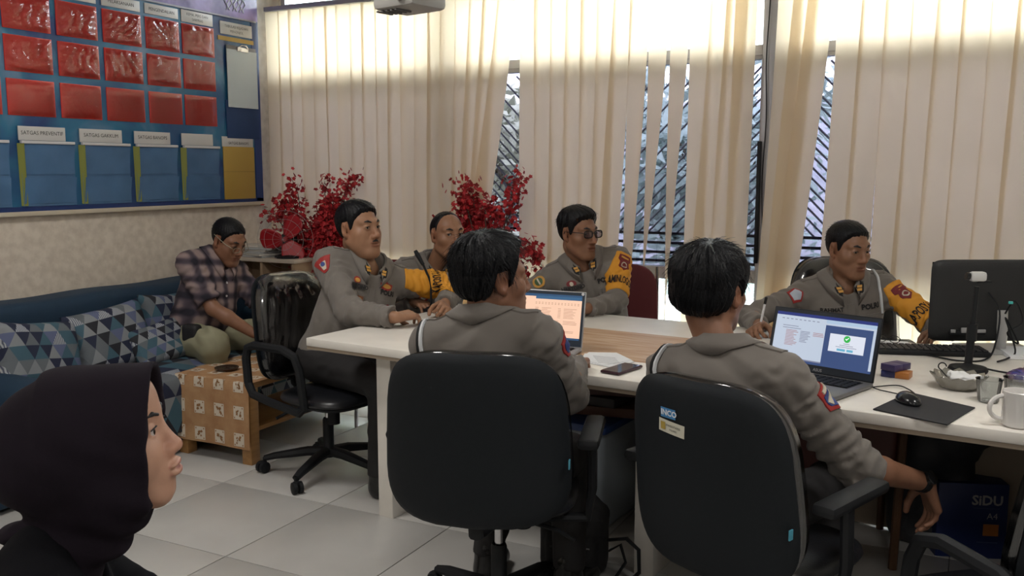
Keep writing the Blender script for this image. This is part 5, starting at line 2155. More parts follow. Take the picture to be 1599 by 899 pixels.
shoulder_cord(p, 'L', WHITEC, .0)
shoulder_cord(p, 'L', BLK, -.012)
c, X, Y = p.sleeve_frame('R', .34, V((.85, .0, .55)))
q = badge(p, 'sleeve_badge', [(-.038, .04), (.038, .04), (.038, -.02), (0, -.045), (-.038, -.02)], REDP, c, X, Y, ([(-.03, .02), (.03, .02), (.028, -.014), (0, -.034), (-.028, -.014)], BLUEPT))
p.patch('sleeve_badge_stripe', [(-.026, .0), (.026, .012), (.026, .002), (-.02, -.016)], c, X, Y, CREAM, .0085, parent=q)
p.patch('sleeve_badge_text', rect(.026, .005), c + Y * .03, X, Y, CREAM, .0075, parent=q)
O = p.loc(.085, .0, p.L + .06)
badge(p, 'collar_patch', oval(.026, .02), MARP, O, p.r - p.u * .4, p.f, (oval(.018, .013), CREAM), .006)
a = p.arms['R']
wt = MB()
ax_ = (a['wr'] - a['el']).normalized()
wc_ = a['wr'] - ax_ * .02 - p.base
u_ = ax_.orthogonal().normalized()
w_ = ax_.cross(u_)
wt.tube([wc_ - ax_ * .012, wc_ - ax_ * .011, wc_ + ax_ * .011, wc_ + ax_ * .012], [.029, .032, .032, .029], 20)
watch = thing('wristwatch', 'black wristwatch on the right wrist of the officer with rolled sleeve', 'watch', p.base)
wt.build('strap', BLACKP, watch)
nv = (V((.75, -.35, .55)) - ax_ * V((.75, -.35, .55)).dot(ax_)).normalized()
MB().tube([wc_ + nv * .026, wc_ + nv * .038, wc_ + nv * .040], [.021, .021, .018], 20).build('case', BLACKG, watch)
FRp = p

# --- man in the checked shirt on the sofa
PLAID = bpy.data.materials.new('plaid_cotton')


def plaid(m):
    m.use_nodes = True
    nt = m.node_tree
    b = nt.nodes['Principled BSDF']
    b.inputs['Roughness'].default_value = .85
    tc = nt.nodes.new('ShaderNodeTexCoord')
    mp = nt.nodes.new('ShaderNodeMapping')
    mp.inputs['Rotation'].default_value = (radians(6), 0, radians(-88))
    nt.links.new(tc.outputs['Object'], mp.inputs['Vector'])
    outs = []
    for d_, sc in (('X', 5.6), ('Z', 5.4)):
        w = nt.nodes.new('ShaderNodeTexWave')
        w.bands_direction = d_
        w.inputs['Scale'].default_value = sc / 1.6
        w.inputs['Distortion'].default_value = .0
        w.inputs['Detail'].default_value = 1
        w2 = nt.nodes.new('ShaderNodeTexWave')
        w2.bands_direction = d_
        w2.inputs['Scale'].default_value = sc * 2 / 1.6
        nt.links.new(mp.outputs['Vector'], w.inputs['Vector'])
        nt.links.new(mp.outputs['Vector'], w2.inputs['Vector'])
        ad = nt.nodes.new('ShaderNodeMath'); ad.operation = 'MULTIPLY_ADD'
        ad.inputs[1].default_value = .35
        nt.links.new(w2.outputs['Fac'], ad.inputs[0]); nt.links.new(w.outputs['Fac'], ad.inputs[2])
        outs.append(ad.outputs[0])
    s = nt.nodes.new('ShaderNodeMath'); s.operation = 'ADD'
    nt.links.new(outs[0], s.inputs[0]); nt.links.new(outs[1], s.inputs[1])
    r_ = nt.nodes.new('ShaderNodeValToRGB')
    el = r_.color_ramp.elements
    el[0].position, el[0].color = .22, (.014, .012, .022, 1)
    el[1].position, el[1].color = .85, (.27, .20, .19, 1)
    e = el.new(.55); e.color = (.075, .055, .07, 1)
    dv = nt.nodes.new('ShaderNodeMath'); dv.operation = 'MULTIPLY'; dv.inputs[1].default_value = .42
    nt.links.new(s.outputs[0], dv.inputs[0])
    nt.links.new(dv.outputs[0], r_.inputs['Fac'])
    nt.links.new(r_.outputs['Color'], b.inputs['Base Color'])


plaid(PLAID)
p = Person('person', 'man in a dark checked shirt and glasses sitting on the blue sofa looking down', (-3.86, 3.78, 0), (-3.93, 3.72, .52), (-3.83, 3.80, .91), -92, (-3.755, 3.84, 1.05), -92, -24, 0,
           hs=1.02, bulk=1.02, belly=.03, res=.0038, opt=dict(hair=dict(SHORT, top=.010, side=.004), gaze=(0, 1, -.5), slit=.0028, chubby=True))
p.arm('R', (-3.50, 3.74, .56), (-.3, -.8, -.8), (.8, .5, -.25), (0, .2, -1), (-.3, .9, .2), 35)
p.arm('L', (-3.44, 3.90, .55), (0, .8, -.8), (.8, -.3, -.3), (0, -.2, -1), (-.3, -.9, .2), 35)
p.leg('R', (-3.62, 3.56, .52), (-3.71, 3.66, .12), (-3.70, 3.76, 0))
p.leg('L', (-3.58, 3.98, .52), (-3.71, 4.0, .12), (-3.70, 4.1, 0))
p.build_body(SKIN[6])
p.build_shirt(PLAID, ends=(.86, .86), fold=.008, seed=31, h=.0065, rs=(.058, .064, .05, .045), infl=.003)
p.collar(PLAID)
for k in range(4):
    O, X, Y = p.front(0, p.L - .06 - .07 * k)
    p.patch('button', oval(.006, .006, 10), O, X, Y, mat('button_pale', (.5, .5, .5), .3), .003)
p.build_trousers(mat('khaki_trousers', (.27, .26, .17), .8, bump=.1, bscale=500), fold=.008, seed=10, rs=(.10, .088, .075, .065))
p.build_shoes(mat('brown_shoe', (.05, .03, .02), .4), 'shoe')
gl = MB()
for sg in (-1, 1):
    pts = [p.hp(sg * .032 + x, .106 - .10 * abs(x + sg * .032) ** 1.2, -.004 + z) - p.base for x, z in superellipse(.023, .014, 3, 18)]
    gl.tube(pts + [pts[0]], .0018, 5, False)
    gl.tube([p.hp(sg * .056, .096, .004) - p.base, p.hp(sg * .080, .06, .016) - p.base, p.hp(sg * .086, -.03, .034) - p.base], .0022, 6)
gl.tube([p.hp(-.009, .104, .0) - p.base, p.hp(.009, .104, .0) - p.base], .0018, 5)
gl.build('glasses', mat('spectacle_gilt', (.28, .27, .2), .3, metal=.5), p.root)
v, q = sdf_mesh(lambda P: rbox(P, (-3.74, 3.53, .575), (.055, .03, .05), .02), (-3.85, 3.45, .48), (-3.62, 3.62, .68), .007)
tag(mesh_np('waist_bag', v, q, mat('bag_black', (.012, .012, .014), .6)), 'small black waist bag at the hip of the man on the sofa', 'bag')

# --- woman in the black headscarf, nearest the camera
p = Person('person', 'woman in a black headscarf in profile at the lower left', (-1.22, .86, 0), (-1.30, .78, .50), (-1.25, .865, .805), -52, (-1.183, .93, 1.034), -52, 8, 0,
           hs=.96, bulk=.92, res=.0026, opt=dict(fem=1, nose=.85, lip=1.15, width=.97, slit=.0064, brow=.0030, jaw=.9, neck=.85, gaze=(.1, 1, .0)))
p.arm('R', (-.88, .86, .60), (.5, -.6, -.7), (.5, .8, 0), (0, 0, 1), (.8, -.5, 0), 45)
p.arm('L', (-1.05, 1.18, .60), (-.5, .6, -.7), (.7, .3, 0), (0, 0, 1), (.3, .9, 0), 35)
p.leg('R', (-.90, .98, .46), (-.88, 1.0, .1), (-.78, 1.08, 0))
p.leg('L', (-1.02, 1.14, .46), (-1.0, 1.16, .1), (-.9, 1.24, 0))
p.build_body(SKIN[7], lipcol=(.36, .11, .10))
ABAYA = mat('black_dress', (.006, .006, .008), .9, spec=.12, bump=.1, bscale=300)
p.build_shirt(ABAYA, name='dress', fold=.004, seed=41, h=.007)
p.build_trousers(ABAYA, name='dress_skirt', seed=11, rs=(.1, .09, .085, .085))
p.build_shoes(BOOT, 'shoe')


def hijab(P):
    Q = ((P - A(p.head)) @ p.HR) / p.hs
    z = Q[:, 2]
    d = ell(Q, (0, -.035, .012), (.094, .125, .112))
    d = su(d, ell(Q, (0, -.105, -.012), (.078, .075, .078)), .05)
    # stiff brim that runs straight forward over the brow and down beside the cheeks
    q2 = np.sqrt((Q[:, 0] / .083) ** 2 + ((z - .006) / .110) ** 2) - 1
    brim = np.maximum(q2 * .083, np.abs(Q[:, 1] - .020) - .080)
    d = su(d, brim, .03)
    d = su(d, rcone(Q, (0, .004, -.07), (0, -.03, -.145), .064, .050), .03)
    d = su(d, ell(Q, (0, .012, -.078), (.084, .080, .066)), .03)
    # cloth spreading over the shoulders
    d = su(d, rcone(P, p.loc(0, -.0, p.L + .10), p.loc(0, .0, p.L + .02), .05, .075) / p.hs, .04)
    d = su(d, ell(Q, (0, -.15, -.122), (.035, .035, .018)), .012)
    # face opening
    d = ss(d, ell(Q, (0, .085, -.014), (.068, .125, .117)), .006)
    edge = (Q[:, 1] - np.interp(z, [-.26, -.22, -.15, -.125, -.11, .12], [.3, .09, .04, .052, .060, .104]).astype(np.float32)) * .85
    d = si(d, edge, .005)
    f_ = .0022 * np.sin(Q[:, 2] * 95 + Q[:, 1] * 60 + 2 * np.sin(Q[:, 0] * 30)) * np.clip((-z - .05) / .06, 0, 1)
    f_ = f_ + .0012 * np.sin(Q[:, 1] * 70 + z * 50 + 1.5 * np.sin(z * 40))
    return (d - f_) * p.hs


lo, hi = p.bounds([p.head + V((0, 0, .12)), p.head - V((.12, .1, .0)), p.loc(0, 0, p.L - .1)], .16)
v, q = sdf_mesh(hijab, lo, hi, .0035)
mesh_np('headscarf', v, q, mat('headscarf_black', (.013, .0095, .0145), .9, spec=.12, bump=.08, bscale=500), p.root, p.base)
# seam along the brim
sm_ = MB()
for yy_ in (.030, .038):
    pts = []
    for k in range(17):
        th = radians(10 + 160 * k / 16)
        pts.append(p.hp(.0845 * cos(th), yy_ - .0 + .08 * .11 * sin(th), .006 + .1115 * sin(th)) - p.base)
    sm_.tube(pts, .0007, 4)
sm_.build('hem_seam', mat('seam_thread', (.012, .010, .014), .8), p.root)
ph_ = thing('smartphone', 'dark phone held low by the woman in the headscarf', 'phone', (0, 0, 0))
# phone in the woman's hand
pm5 = Matrix.Translation((-.925, .86, .675)) @ Matrix.Rotation(radians(35), 4, 'Z') @ Matrix.Rotation(radians(50), 4, 'X')
MB().box((0, 0, 0), (.074, .155, .008), .004, M=pm5).build('phone_case', mat('phone_red_black', (.06, .012, .015), .3), ph_)
MB().box((0, 0, .0045), (.068, .148, .001), .0, M=pm5).build('phone_screen', BLACKG, ph_)


# ------------------------------------------------------------------ laptops
def laptop(label, hinge_l, hinge_r, depth, lid_h, lid_tilt, base_m, bezel_m, lid_m, silver=True, screen_fn=None, group=None):
    hl_, hr = V((*hinge_l, .7505)), V((*hinge_r, .7505))
    w = (hr - hl_).length
    root = thing('laptop', label, 'laptop', hl_, math.atan2(hr.y - hl_.y, hr.x - hl_.x))
    # local: x along the hinge, -y towards the user
    b = MB()
    b.span((0, -depth, .002), (w, .0, .018), .006)
    base = b.build('base', base_m, root)
    MB().span((w * .06, -depth * .52, .018), (w * .94, -depth * .1, .0188)).build('keyboard_tray', BLACKP, base)
    kr = 5
    nk = 14
    kw = w * .86 / nk
    kd = depth * .40 / kr
    key = MB().box((0, 0, 0), (kw * .84, kd * .82, .003), .0008)
    k0 = None
    for j in range(kr):
        for i in range(nk):
            if j == 0 and 4 <= i <= 8 and i != 6: continue
            if k0 is None:
                o = key.build('key', BLACKP, base)
                k0 = o
            else:
                o = k0.copy(); link(o, base)
            o.location = (w * .07 + (i + .5) * kw, -depth * .515 + (j + .5) * kd, .0202)
            o.scale = (5.2 if (j == 0 and i == 6) else 1, 1, 1)
    MB().span((w * .36, -depth * .93, .018), (w * .66, -depth * .60, .0184)).build('touchpad', mat('touchpad_grey', (.2, .2, .21), .35), base)
    R_ = Matrix.Translation((0, -.004, .016)) @ Matrix.Rotation(lid_tilt, 4, 'X')
    # lid local: x, z up, face towards -y
    lid = MB().span((0, -.004, 0), (w, .004, lid_h), .0035, M=R_).build('lid', lid_m, root)
    MB().span((.004, -.0046, .004), (w - .004, -.004, lid_h - .004), M=R_).build('bezel', bezel_m, lid)
    bx_, bt, bb = .014, .016, .028
    SWd, SHt = w - 2 * bx_, lid_h - bt - bb

    def sc(x0, y0, x1, y1, m, name='screen_panel', lv=1):
        o = MB().span((bx_ + SWd * x0, -.0047 - .0002 * lv, bb + SHt * y0), (bx_ + SWd * x1, -.0046, bb + SHt * y1), M=R_).build(name, m, lid, smooth=False)
        return o

    def tx(txt, size, x, y, m, align='LEFT'):
        M = R_ @ frame((bx_ + SWd * x, -.0058, bb + SHt * y), (1, 0, 0), (0, 0, 1))
        return letters('lettering', txt, size, M, m, lid, align=align)
    screen_fn(sc, tx)
    return root, w, R_, lid, base


def em(name, c, s):
    return mat(name, (c[0] * .2, c[1] * .2, c[2] * .2), .25, emit=c, emit_strength=s)


E_PEACH = em('screen_peach', (.78, .50, .36), .75)
E_NAVY = em('screen_navy', (.02, .06, .13), .8)
E_TXT = em('screen_text_brown', (.38, .22, .15), .8)
E_PALE = em('screen_pale', (.42, .48, .58), .75)
E_DEEP = em('screen_deep_blue', (.035, .06, .15), .8)
E_WHITE = em('screen_card', (.55, .58, .66), .8)
E_GREEN = em('screen_green', (.03, .32, .06), .9)
E_BTN = em('screen_button', (.10, .30, .42), .9)
E_GREY = em('screen_grey_text', (.16, .17, .24), .8)
E_RTXT = em('screen_red_text', (.30, .16, .17), .8)


def scr1(sc, tx):
    sc(0, 0, 1, 1, E_NAVY, 'screen')
    sc(0, .045, 1, .94, E_PEACH, 'document', 2)
    sc(.0, .86, .32, .94, E_PEACH, 'tab', 3)
    sc(.36, .885, 1, .955, em('screen_title_bar', (.03, .09, .18), .8), 'title_bar', 3)
    for k, yy in enumerate((.80, .77)):
        for i in range(14):
            sc(.36 + .045 * i, yy, .36 + .045 * i + .02, yy + .012, E_TXT, 'toolbar_icon', 4)
    r_ = random.Random(2)
    for k in range(7):
        yy = .68 - .034 * k
        for x0, x1 in ((.36, .41), (.45, .45 + r_.uniform(.08, .14)), (.68, .72), (.76, .76 + r_.uniform(.12, .18))):
            if k > 5 and x0 < .6: continue
            sc(x0, yy, x1, yy + .010, E_TXT, 'text_line', 4)
    for k in range(3):
        yy = .40 - .032 * k
        sc(.76, yy, .76 + r_.uniform(.12, .19), yy + .010, E_TXT, 'text_line', 4)
        sc(.67, yy, .70, yy + .01, E_TXT, 'text_line', 4)
    for k in range(2):
        sc(.78, .18 - .03 * k, .78 + r_.uniform(.1, .16), .19 - .03 * k, E_TXT, 'text_line', 4)


SILVER = mat('laptop_silver', (.40, .40, .41), .35, metal=.4)
NAVYB = mat('laptop_navy_bezel', (.012, .025, .045), .4)
lp1, w1, R1, lid1, _ = laptop('silver laptop showing a peach coloured document in front of young officer', (-1.655, 3.185), (-1.325, 3.20), .235, .218, radians(-12), SILVER, NAVYB, SILVER, screen_fn=scr1)
MB().lathe([(0, 0), (.006, 0), (.006, .001), (0, .001)], 16, M=R1 @ frame((w1 - .012, -.0048, .209), (1, 0, 0), (0, 0, 1))).build('sticker', mat('sticker_pale', (.6, .6, .62), .4), lid1)


def scr2(sc, tx):
    sc(0, 0, 1, 1, E_DEEP, 'screen')
    sc(0, .93, 1, 1, em('screen_taskbar', (.02, .03, .14), .8), 'title_bar', 2)
    sc(0, .05, .515, .935, E_PALE, 'document', 3)
    sc(.515, .86, 1, .935, em('screen_browser_bar', (.32, .42, .55), .8), 'browser_bar', 3)
    sc(.515, .83, .985, .865, E_PALE, 'browser_bar', 4)
    sc(.975, .05, 1, .865, E_PALE, 'scroll_bar', 4)
    r_ = random.Random(5)
    for i in range(9):
        sc(.06 + .045 * i, .86, .085 + .045 * i, .875, E_GREY, 'toolbar_icon', 5)
    sc(.08, .72, .24, .732, E_GREY, 'text_line', 5)
    sc(.08, .675, .27, .687, E_GREY, 'text_line', 5)
    for k in range(11):
        yy = .63 - .03 * k
        sc(.12, yy, .12 + r_.uniform(.08, .13), yy + .012, E_RTXT, 'text_line', 5)
        if k < 8: sc(.27, yy, .27 + r_.uniform(.06, .11), yy + .012, E_GREY, 'text_line', 5)
        if k < 3: sc(.40, yy, .40 + r_.uniform(.06, .11), yy + .012, E_RTXT, 'text_line', 5)
    sc(0, .05, .515, .075, E_GREY, 'status_bar', 5)
    sc(.57, .33, .91, .68, E_WHITE, 'dialog', 5)
    M_ = None
    for k in range(3):
        w_ = (.06, .13, .20)[k]
        sc(.74 - w_ / 2, .50 - .035 * k, .74 + w_ / 2, .51 - .035 * k, E_GREY, 'text_line', 7)
    sc(.655, .355, .735, .40, E_BTN, 'button', 7)
    sc(.75, .355, .81, .40, E_BTN, 'button', 7)


lp2, w2, R2, lid2, base2 = laptop('dark grey laptop showing a white dialog with green tick', (-.628, 3.215), (-.262, 3.085), .262, .213, radians(-14), mat('laptop_grey', (.16, .16, .165), .4, metal=.3), mat('laptop_black_bezel', (.016, .022, .032), .4), BLACKP, screen_fn=scr2)
bxx, SWd2, SHt2 = .014, w2 - .028, .213 - .044
dm = R2 @ frame((bxx + SWd2 * .74, -.0062, .028 + SHt2 * .60), (1, 0, 0), (0, 0, 1))
tk = MB()
tk.add([dm @ V((.0115 * cos(t), .0115 * sin(t), 0)) for t in [2 * pi * i / 24 for i in range(24)]], [tuple(range(24))])
tk.build('tick_disc', E_GREEN, lid2, smooth=False)
tk = MB()
tk.add([dm @ V(q_) for q_ in ((-.006, .0, .0006), (-.004, .002, .0006), (-.0015, -.001, .0006), (.005, .006, .0006), (.0065, .0045, .0006), (-.0015, -.0045, .0006))], [(0, 1, 2, 5), (2, 3, 4, 5)])
tk.build('tick', em('screen_tick_white', (.8, .85, .85), .9), lid2, smooth=False)
letters('lettering', 'ASUS', .014, R2 @ frame((w2 * .5, -.0055, .013), (1, 0, 0), (0, 0, 1)), mat('logo_silver', (.45, .45, .45), .4), lid2)
MB().span((w2 * .34, -.245, .0183), (w2 * .62, -.215, .019)).build('palm_sticker', mat('sticker_white', (.6, .63, .65), .5), base2)

# ------------------------------------------------------------------ things on the desks
TZ = .7505


def flat_quad(name, pts, t, m, label, cat, z=TZ):
    mb = MB()
    mb.prism([(x, y) for x, y in pts], z, z + t)
    o = mb.build(name, m, None, smooth=False)
    return tag(o, label, cat)


pp = thing('document_sheets', 'folded white printed sheets lying beside the peach screen laptop', 'paper', (0, 0, TZ))
MB().prism([(-1.298, 3.20), (-1.20, 3.24), (-1.085, 3.115), (-1.13, 2.99), (-1.285, 3.04)], .0008, .0035).build('sheet', PAPER, pp, smooth=False)
MB().prism([(-1.30, 3.16), (-1.19, 3.225), (-1.10, 3.13), (-1.16, 3.0), (-1.27, 3.06)], .0036, .0052).build('sheet', PAPER, pp, smooth=False)
for k in range(6):
    c = V((-1.21 + .012 * k, 3.135 - .02 * k, .0056))
    MB().box(c, (.09, .003, .0004), 0, M=None).build('text_line', mat('print_grey', (.35, .36, .38), .8), pp)
phn = thing('smartphone', 'dark purple phone lying on the desk edge between the front officers', 'phone', (-1.078, 2.965, TZ), radians(-12))
MB().box((0, 0, .0065), (.076, .16, .009), .003).build('body', mat('phone_plum', (.05, .02, .03), .3), phn)
MB().box((0, 0, .0114), (.07, .152, .0012), 0).build('screen', mat('phone_glass', (.03, .018, .028), .06), phn)

mic = thing('desk_microphone', 'black gooseneck microphone standing on the left desk', 'microphone', (-2.40, 3.82, TZ))
MB().lathe([(0, .001), (.04, .001), (.04, .012), (.015, .022), (.0, .022)], 20).build('base', BLACKP, mic)
gp = [V((0, 0, .02)), V((.0, 0, .10)), V((-.012, 0, .17)), V((-.04, -.005, .23)), V((-.07, -.01, .28))]
MB().tube(gp, .006, 8).build('gooseneck', BLACKP, mic)
MB().tube([gp[-2], gp[-1], gp[-1] + V((-.012, -.002, .02))], [.009, .012, .009], 10).build('capsule', BLACKP, mic)

mp_ = thing('mouse_pad', 'black mouse pad lying askew near the white mug', 'mouse pad', (0, 0, TZ))
MB().prism([(-.237, 2.80), (-.038, 2.715), (.03, 2.955), (-.156, 3.07)], .0008, .004).build('pad', mat('pad_black', (.014, .015, .02), .75), mp_)
v, q = sdf_mesh(lambda P: si(ell(P, (-.15, 2.925, TZ + .006), (.032, .056, .032), np.array(Matrix.Rotation(.5, 3, 'Z'), dtype=np.float32)), -(P[:, 2] - TZ - .005), .003), (-.23, 2.84, TZ - .01), (-.07, 3.01, TZ + .06), .003)
ms = thing('computer_mouse', 'black computer mouse on the black pad', 'mouse', (0, 0, 0))
mesh_np('shell', v, q, BLACKG, ms)
MB().tube([(-.165, 2.975, TZ + .012), (-.19, 3.02, TZ + .006), (-.24, 3.05, TZ + .005), (-.262, 3.07, TZ + .006)], .002, 6).build('cord', BLACKP, ms)

mug = thing('mug', 'white ceramic mug at the right edge of the desk', 'mug', (.135, 2.80, TZ))
CER = mat('ceramic_white', (.68, .66, .64), .18)
MB().lathe([(0, .001), (.036, .001), (.041, .006), (.0425, .098), (.0405, .1), (.039, .097), (.037, .01), (0, .008)], 32).build('cup', CER, mug)
MB().tube([V((-.038 - .034 * sin(t), -.012 - .02 * sin(t), .052 + .033 * cos(t))) for t in [pi * i / 12 for i in range(13)]], .0065, 8).build('handle', CER, mug)
MB().box((.035, -.025, .02), (.012, .01, .014), .003).build('printed_spot', mat('print_yellow', (.5, .42, .05), .5), mug)

GLS = film_mat('clear_plastic', (.86, .88, .88), .10, .08)
for k, (cx, cy, lab) in enumerate(((.065, 3.06, 'empty clear plastic cup behind the mug, nearer the ashtray'), (.14, 3.12, 'empty clear plastic cup at the right edge behind the mug'))):
    cu = MB()
    cu.lathe([(0, .001), (.027, .001), (.029, .004), (.037, .07), (.039, .072), (.0365, .07), (.0285, .005), (0, .003)], 28)
    o = cu.build('plastic_cup', GLS, None)
    o.location = (cx, cy, TZ)
    tag(o, lab, 'cup', 'plastic cups')

at_ = thing('glass_ashtray', 'scalloped glass ashtray holding crumpled white tissue', 'ashtray', (-.02, 3.215, TZ))
am = MB()
n = 48
prof = [(.0, .002), (.05, .002), (.062, .012), (.082, .042), (.080, .046), (.066, .036), (.045, .012), (0, .010)]
vs = []
for (rr_, zz) in prof:
    for j in range(n):
        th = 2 * pi * j / n
        w_ = 1 + .07 * cos(12 * th) * (zz / .046)
        vs.append((rr_ * w_ * cos(th), rr_ * w_ * sin(th), zz + (.004 * cos(12 * th) if zz > .03 else 0)))
fs = [(i * n + j, i * n + (j + 1) % n, (i + 1) * n + (j + 1) % n, (i + 1) * n + j) for i in range(len(prof) - 1) for j in range(n)]
am.add(vs, fs)
am.build('bowl', mat('ashtray_glass', (.20, .19, .16), .08, spec=.8, coat=.6), at_)
rr = random.Random(8)
cen = [(rr.uniform(-.02, .05), rr.uniform(-.03, .03), rr.uniform(.03, .045)) for _ in range(8)]


def tiss(P):
    d = None
    for c in cen:
        e = ell(P, c, (.022, .018, .012))
        d = e if d is None else su(d, e, .008)
    return d - folds(P, .004, .02, 4)


v, q = sdf_mesh(tiss, (-.07, -.08, 0), (.1, .08, .09), .0035)
ti = mesh_np('crumpled_tissue', v, q, mat('tissue_white', (.75, .76, .76), .9))
ti.location = (-.02, 3.215, TZ + .002)
tag(ti, 'crumpled white tissue lying in the glass ashtray', 'tissue')
MB().tube([(-.07 + .012 * cos(t), 3.25, TZ + .06 + .012 * sin(t)) for t in [.4 * i for i in range(12)]] + [(-.055, 3.235, TZ + .03)], .0022, 6).build('wire_curl', BLACKP, at_).location = (.02, -3.215, -TZ)

for k, (cx, cy, rz, z0, m1, m2, lab) in enumerate(((-.21, 3.30, -.15, 0, mat('pack_orange', (.45, .17, .04), .4), mat('pack_navy', (.03, .035, .13), .35), 'orange and navy cigarette pack lying flat beside the laptop'),
                                                  (-.215, 3.31, 1.05, .0232, mat('pack_violet', (.06, .045, .13), .35), mat('pack_navy'), 'violet cigarette pack lying crosswise on the orange pack'))):
    cg_ = thing('cigarette_pack', lab, 'cigarette pack', (cx, cy, TZ + z0), rz)
    MB().span((-.045, -.027, .0005), (.0, .027, .0225), .001).build('box', m2 if k == 0 else m1, cg_)
    MB().span((.0, -.027, .0005), (.045, .027, .0225), .001).build('lid', m1, cg_)

wc2 = thing('webcam_stand', 'silver webcam on a black pole stand in front of the monitor', 'webcam', (.005, 3.50, TZ))
MB().lathe([(0, .001), (.062, .001), (.065, .008), (.06, .018), (.02, .024), (.014, .03), (0, .03)], 28).build('base', BLACKP, wc2)
MB().tube([(0, 0, .02), (.004, 0, .13), (.006, 0, .15), (.012, 0, .30)], [.013, .013, .009, .008], 12).build('pole', BLACKP, wc2)
MB().cyl((.004, 0, .11), (.006, 0, .17), .017).build('clamp', BLACKP, wc2)
wM = Matrix.Translation((.012, 0, .325)) @ Matrix.Rotation(radians(25), 4, 'Z')
MB().box((0, 0, .01), (.055, .032, .034), .010, M=wM).build('camera_body', mat('webcam_silver', (.55, .55, .54), .35), wc2)
MB().cyl(wM @ V((-.028, 0, .01)), wM @ V((-.040, 0, .012)), .013).build('lens', BLACKG, wc2)
MB().box((.012, 0, .012), (.05, .02, .008), .003, M=wM @ Matrix.Translation((.01, 0, -.02))).build('camera_foot', BLACKP, wc2)

mo = thing('monitor', 'large black monitor seen from behind on the right desk', 'monitor', (.10, 3.985, TZ), radians(27))
MONB = mat('monitor_black', (.011, .012, .013), .55, bump=.1, bscale=300)
pad([(x, z) for x, z in superellipse(.272, .16, 14, 60)], .008, .022, zc=.195).build('housing', MONB, mo)
MB().span((-.265, .0085, .045), (.265, .0105, .345)).build('screen', BLACKG, mo)
MB().span((-.20, -.0262, .062), (-.06, -.022, .078), .002).build('port_strip', BLACKP, mo)
for xx, ww in ((-.195, .018), (-.155, .05), (-.10, .04)):
    MB().span((xx, -.030, .072), (xx + ww, -.022, .092 if ww > .03 and xx < -.12 else .085), .002).build('connector', mat('connector_pale', (.3, .3, .3), .5), mo)
MB().tube([(.0, -.02, .16), (-.0, -.035, .06), (-.0, -.03, .012)], [.035, .03, .028], 10, flat=.5).build('neck', mat('stand_silver', (.38, .38, .37), .4), mo)
MB().prism([(-.13, -.10), (.13, -.10), (.13, .09), (-.13, .09)], .001, .010).build('foot', mat('stand_silver'), mo)
kb = thing('keyboard', 'black keyboard on the desk under the monitor', 'keyboard', (-.13, 3.80, TZ), radians(17))
MB().box((0, 0, .011), (.40, .135, .018), .005).build('case', BLACKP, kb)
k0 = None
for j in range(5):
    for i in range(17):
        if k0 is None:
            k0 = MB().box((0, 0, 0), (.0185, .0185, .006), .0015).build('key', mat('key_dark', (.02, .02, .022), .5), kb); o = k0
        else:
            o = k0.copy(); link(o, kb)
        o.location = (-.184 + .023 * i, -.048 + .023 * j, .0225)
pr2 = thing('note_paper', 'white note sheet under a pair of spectacles by the keyboard', 'paper', (0, 0, TZ))
MB().prism([(-.36, 3.86), (-.20, 3.90), (-.22, 4.0), (-.37, 3.98)], .0006, .0022).build('sheet', PAPER, pr2, smooth=False)
sp_ = thing('spectacles', 'folded spectacles lying on the note sheet', 'glasses', (-.29, 3.92, TZ + .0025))
gm_ = MB()
for sg in (-1, 1):
    gm_.tube([(sg * .026 + .02 * cos(t), 0, .018 + .014 * sin(t)) for t in [2 * pi * i / 16 for i in range(17)]], .0016, 5, False)
    gm_.tube([(sg * .046, 0, .024), (sg * .046, .05, .01), (-sg * .02, .055, .004)], .0016, 5)
gm_.tube([(-.007, 0, .02), (.007, 0, .02)], .0016, 5)
gm_.build('frame', BLACKG, sp_)
nb5 = thing('notebook', 'thin open notebook under the hand of the writing officer', 'notebook', (0, 0, TZ))
MB().prism([(-.86, 3.80), (-.66, 3.80), (-.64, 4.02), (-.84, 4.03)], .0006, .0015).build('page', PAPER, nb5, smooth=False)
MB().prism([(-.72, 3.79), (-.65, 3.79), (-.63, 4.02), (-.70, 4.03)], .0016, .006).build('cover', BLACKP, nb5, smooth=False)
sn = thing('snack_packet', 'blue and orange snack packet at the right edge of desk', 'packet', (.19, 3.42, TZ), radians(60))
v, q = sdf_mesh(lambda P: ell(P, (0, 0, .022), (.10, .06, .022)) - folds(P, .004, .03, 2), (-.13, -.09, -.01), (.13, .09, .06), .005)
mesh_np('wrapper', v, q, mat('packet_blue', (.015, .03, .22), .25, color2=(.35, .15, .03), vscale=9), sn)
tag(MB().box((.23, 3.75, TZ + .013), (.06, .05, .025), .006).build('red_lighter_box', mat('plastic_red', (.4, .02, .02), .3)), 'small red box at the right edge of the desk', 'box')
pl = thing('paper_stack', 'white paper stack behind the snack packet at right edge', 'paper', (0, 0, TZ))
MB().prism([(.14, 3.80), (.42, 3.88), (.36, 4.08), (.10, 4.0)], .001, .014).build('sheets', PAPER, pl, smooth=False)
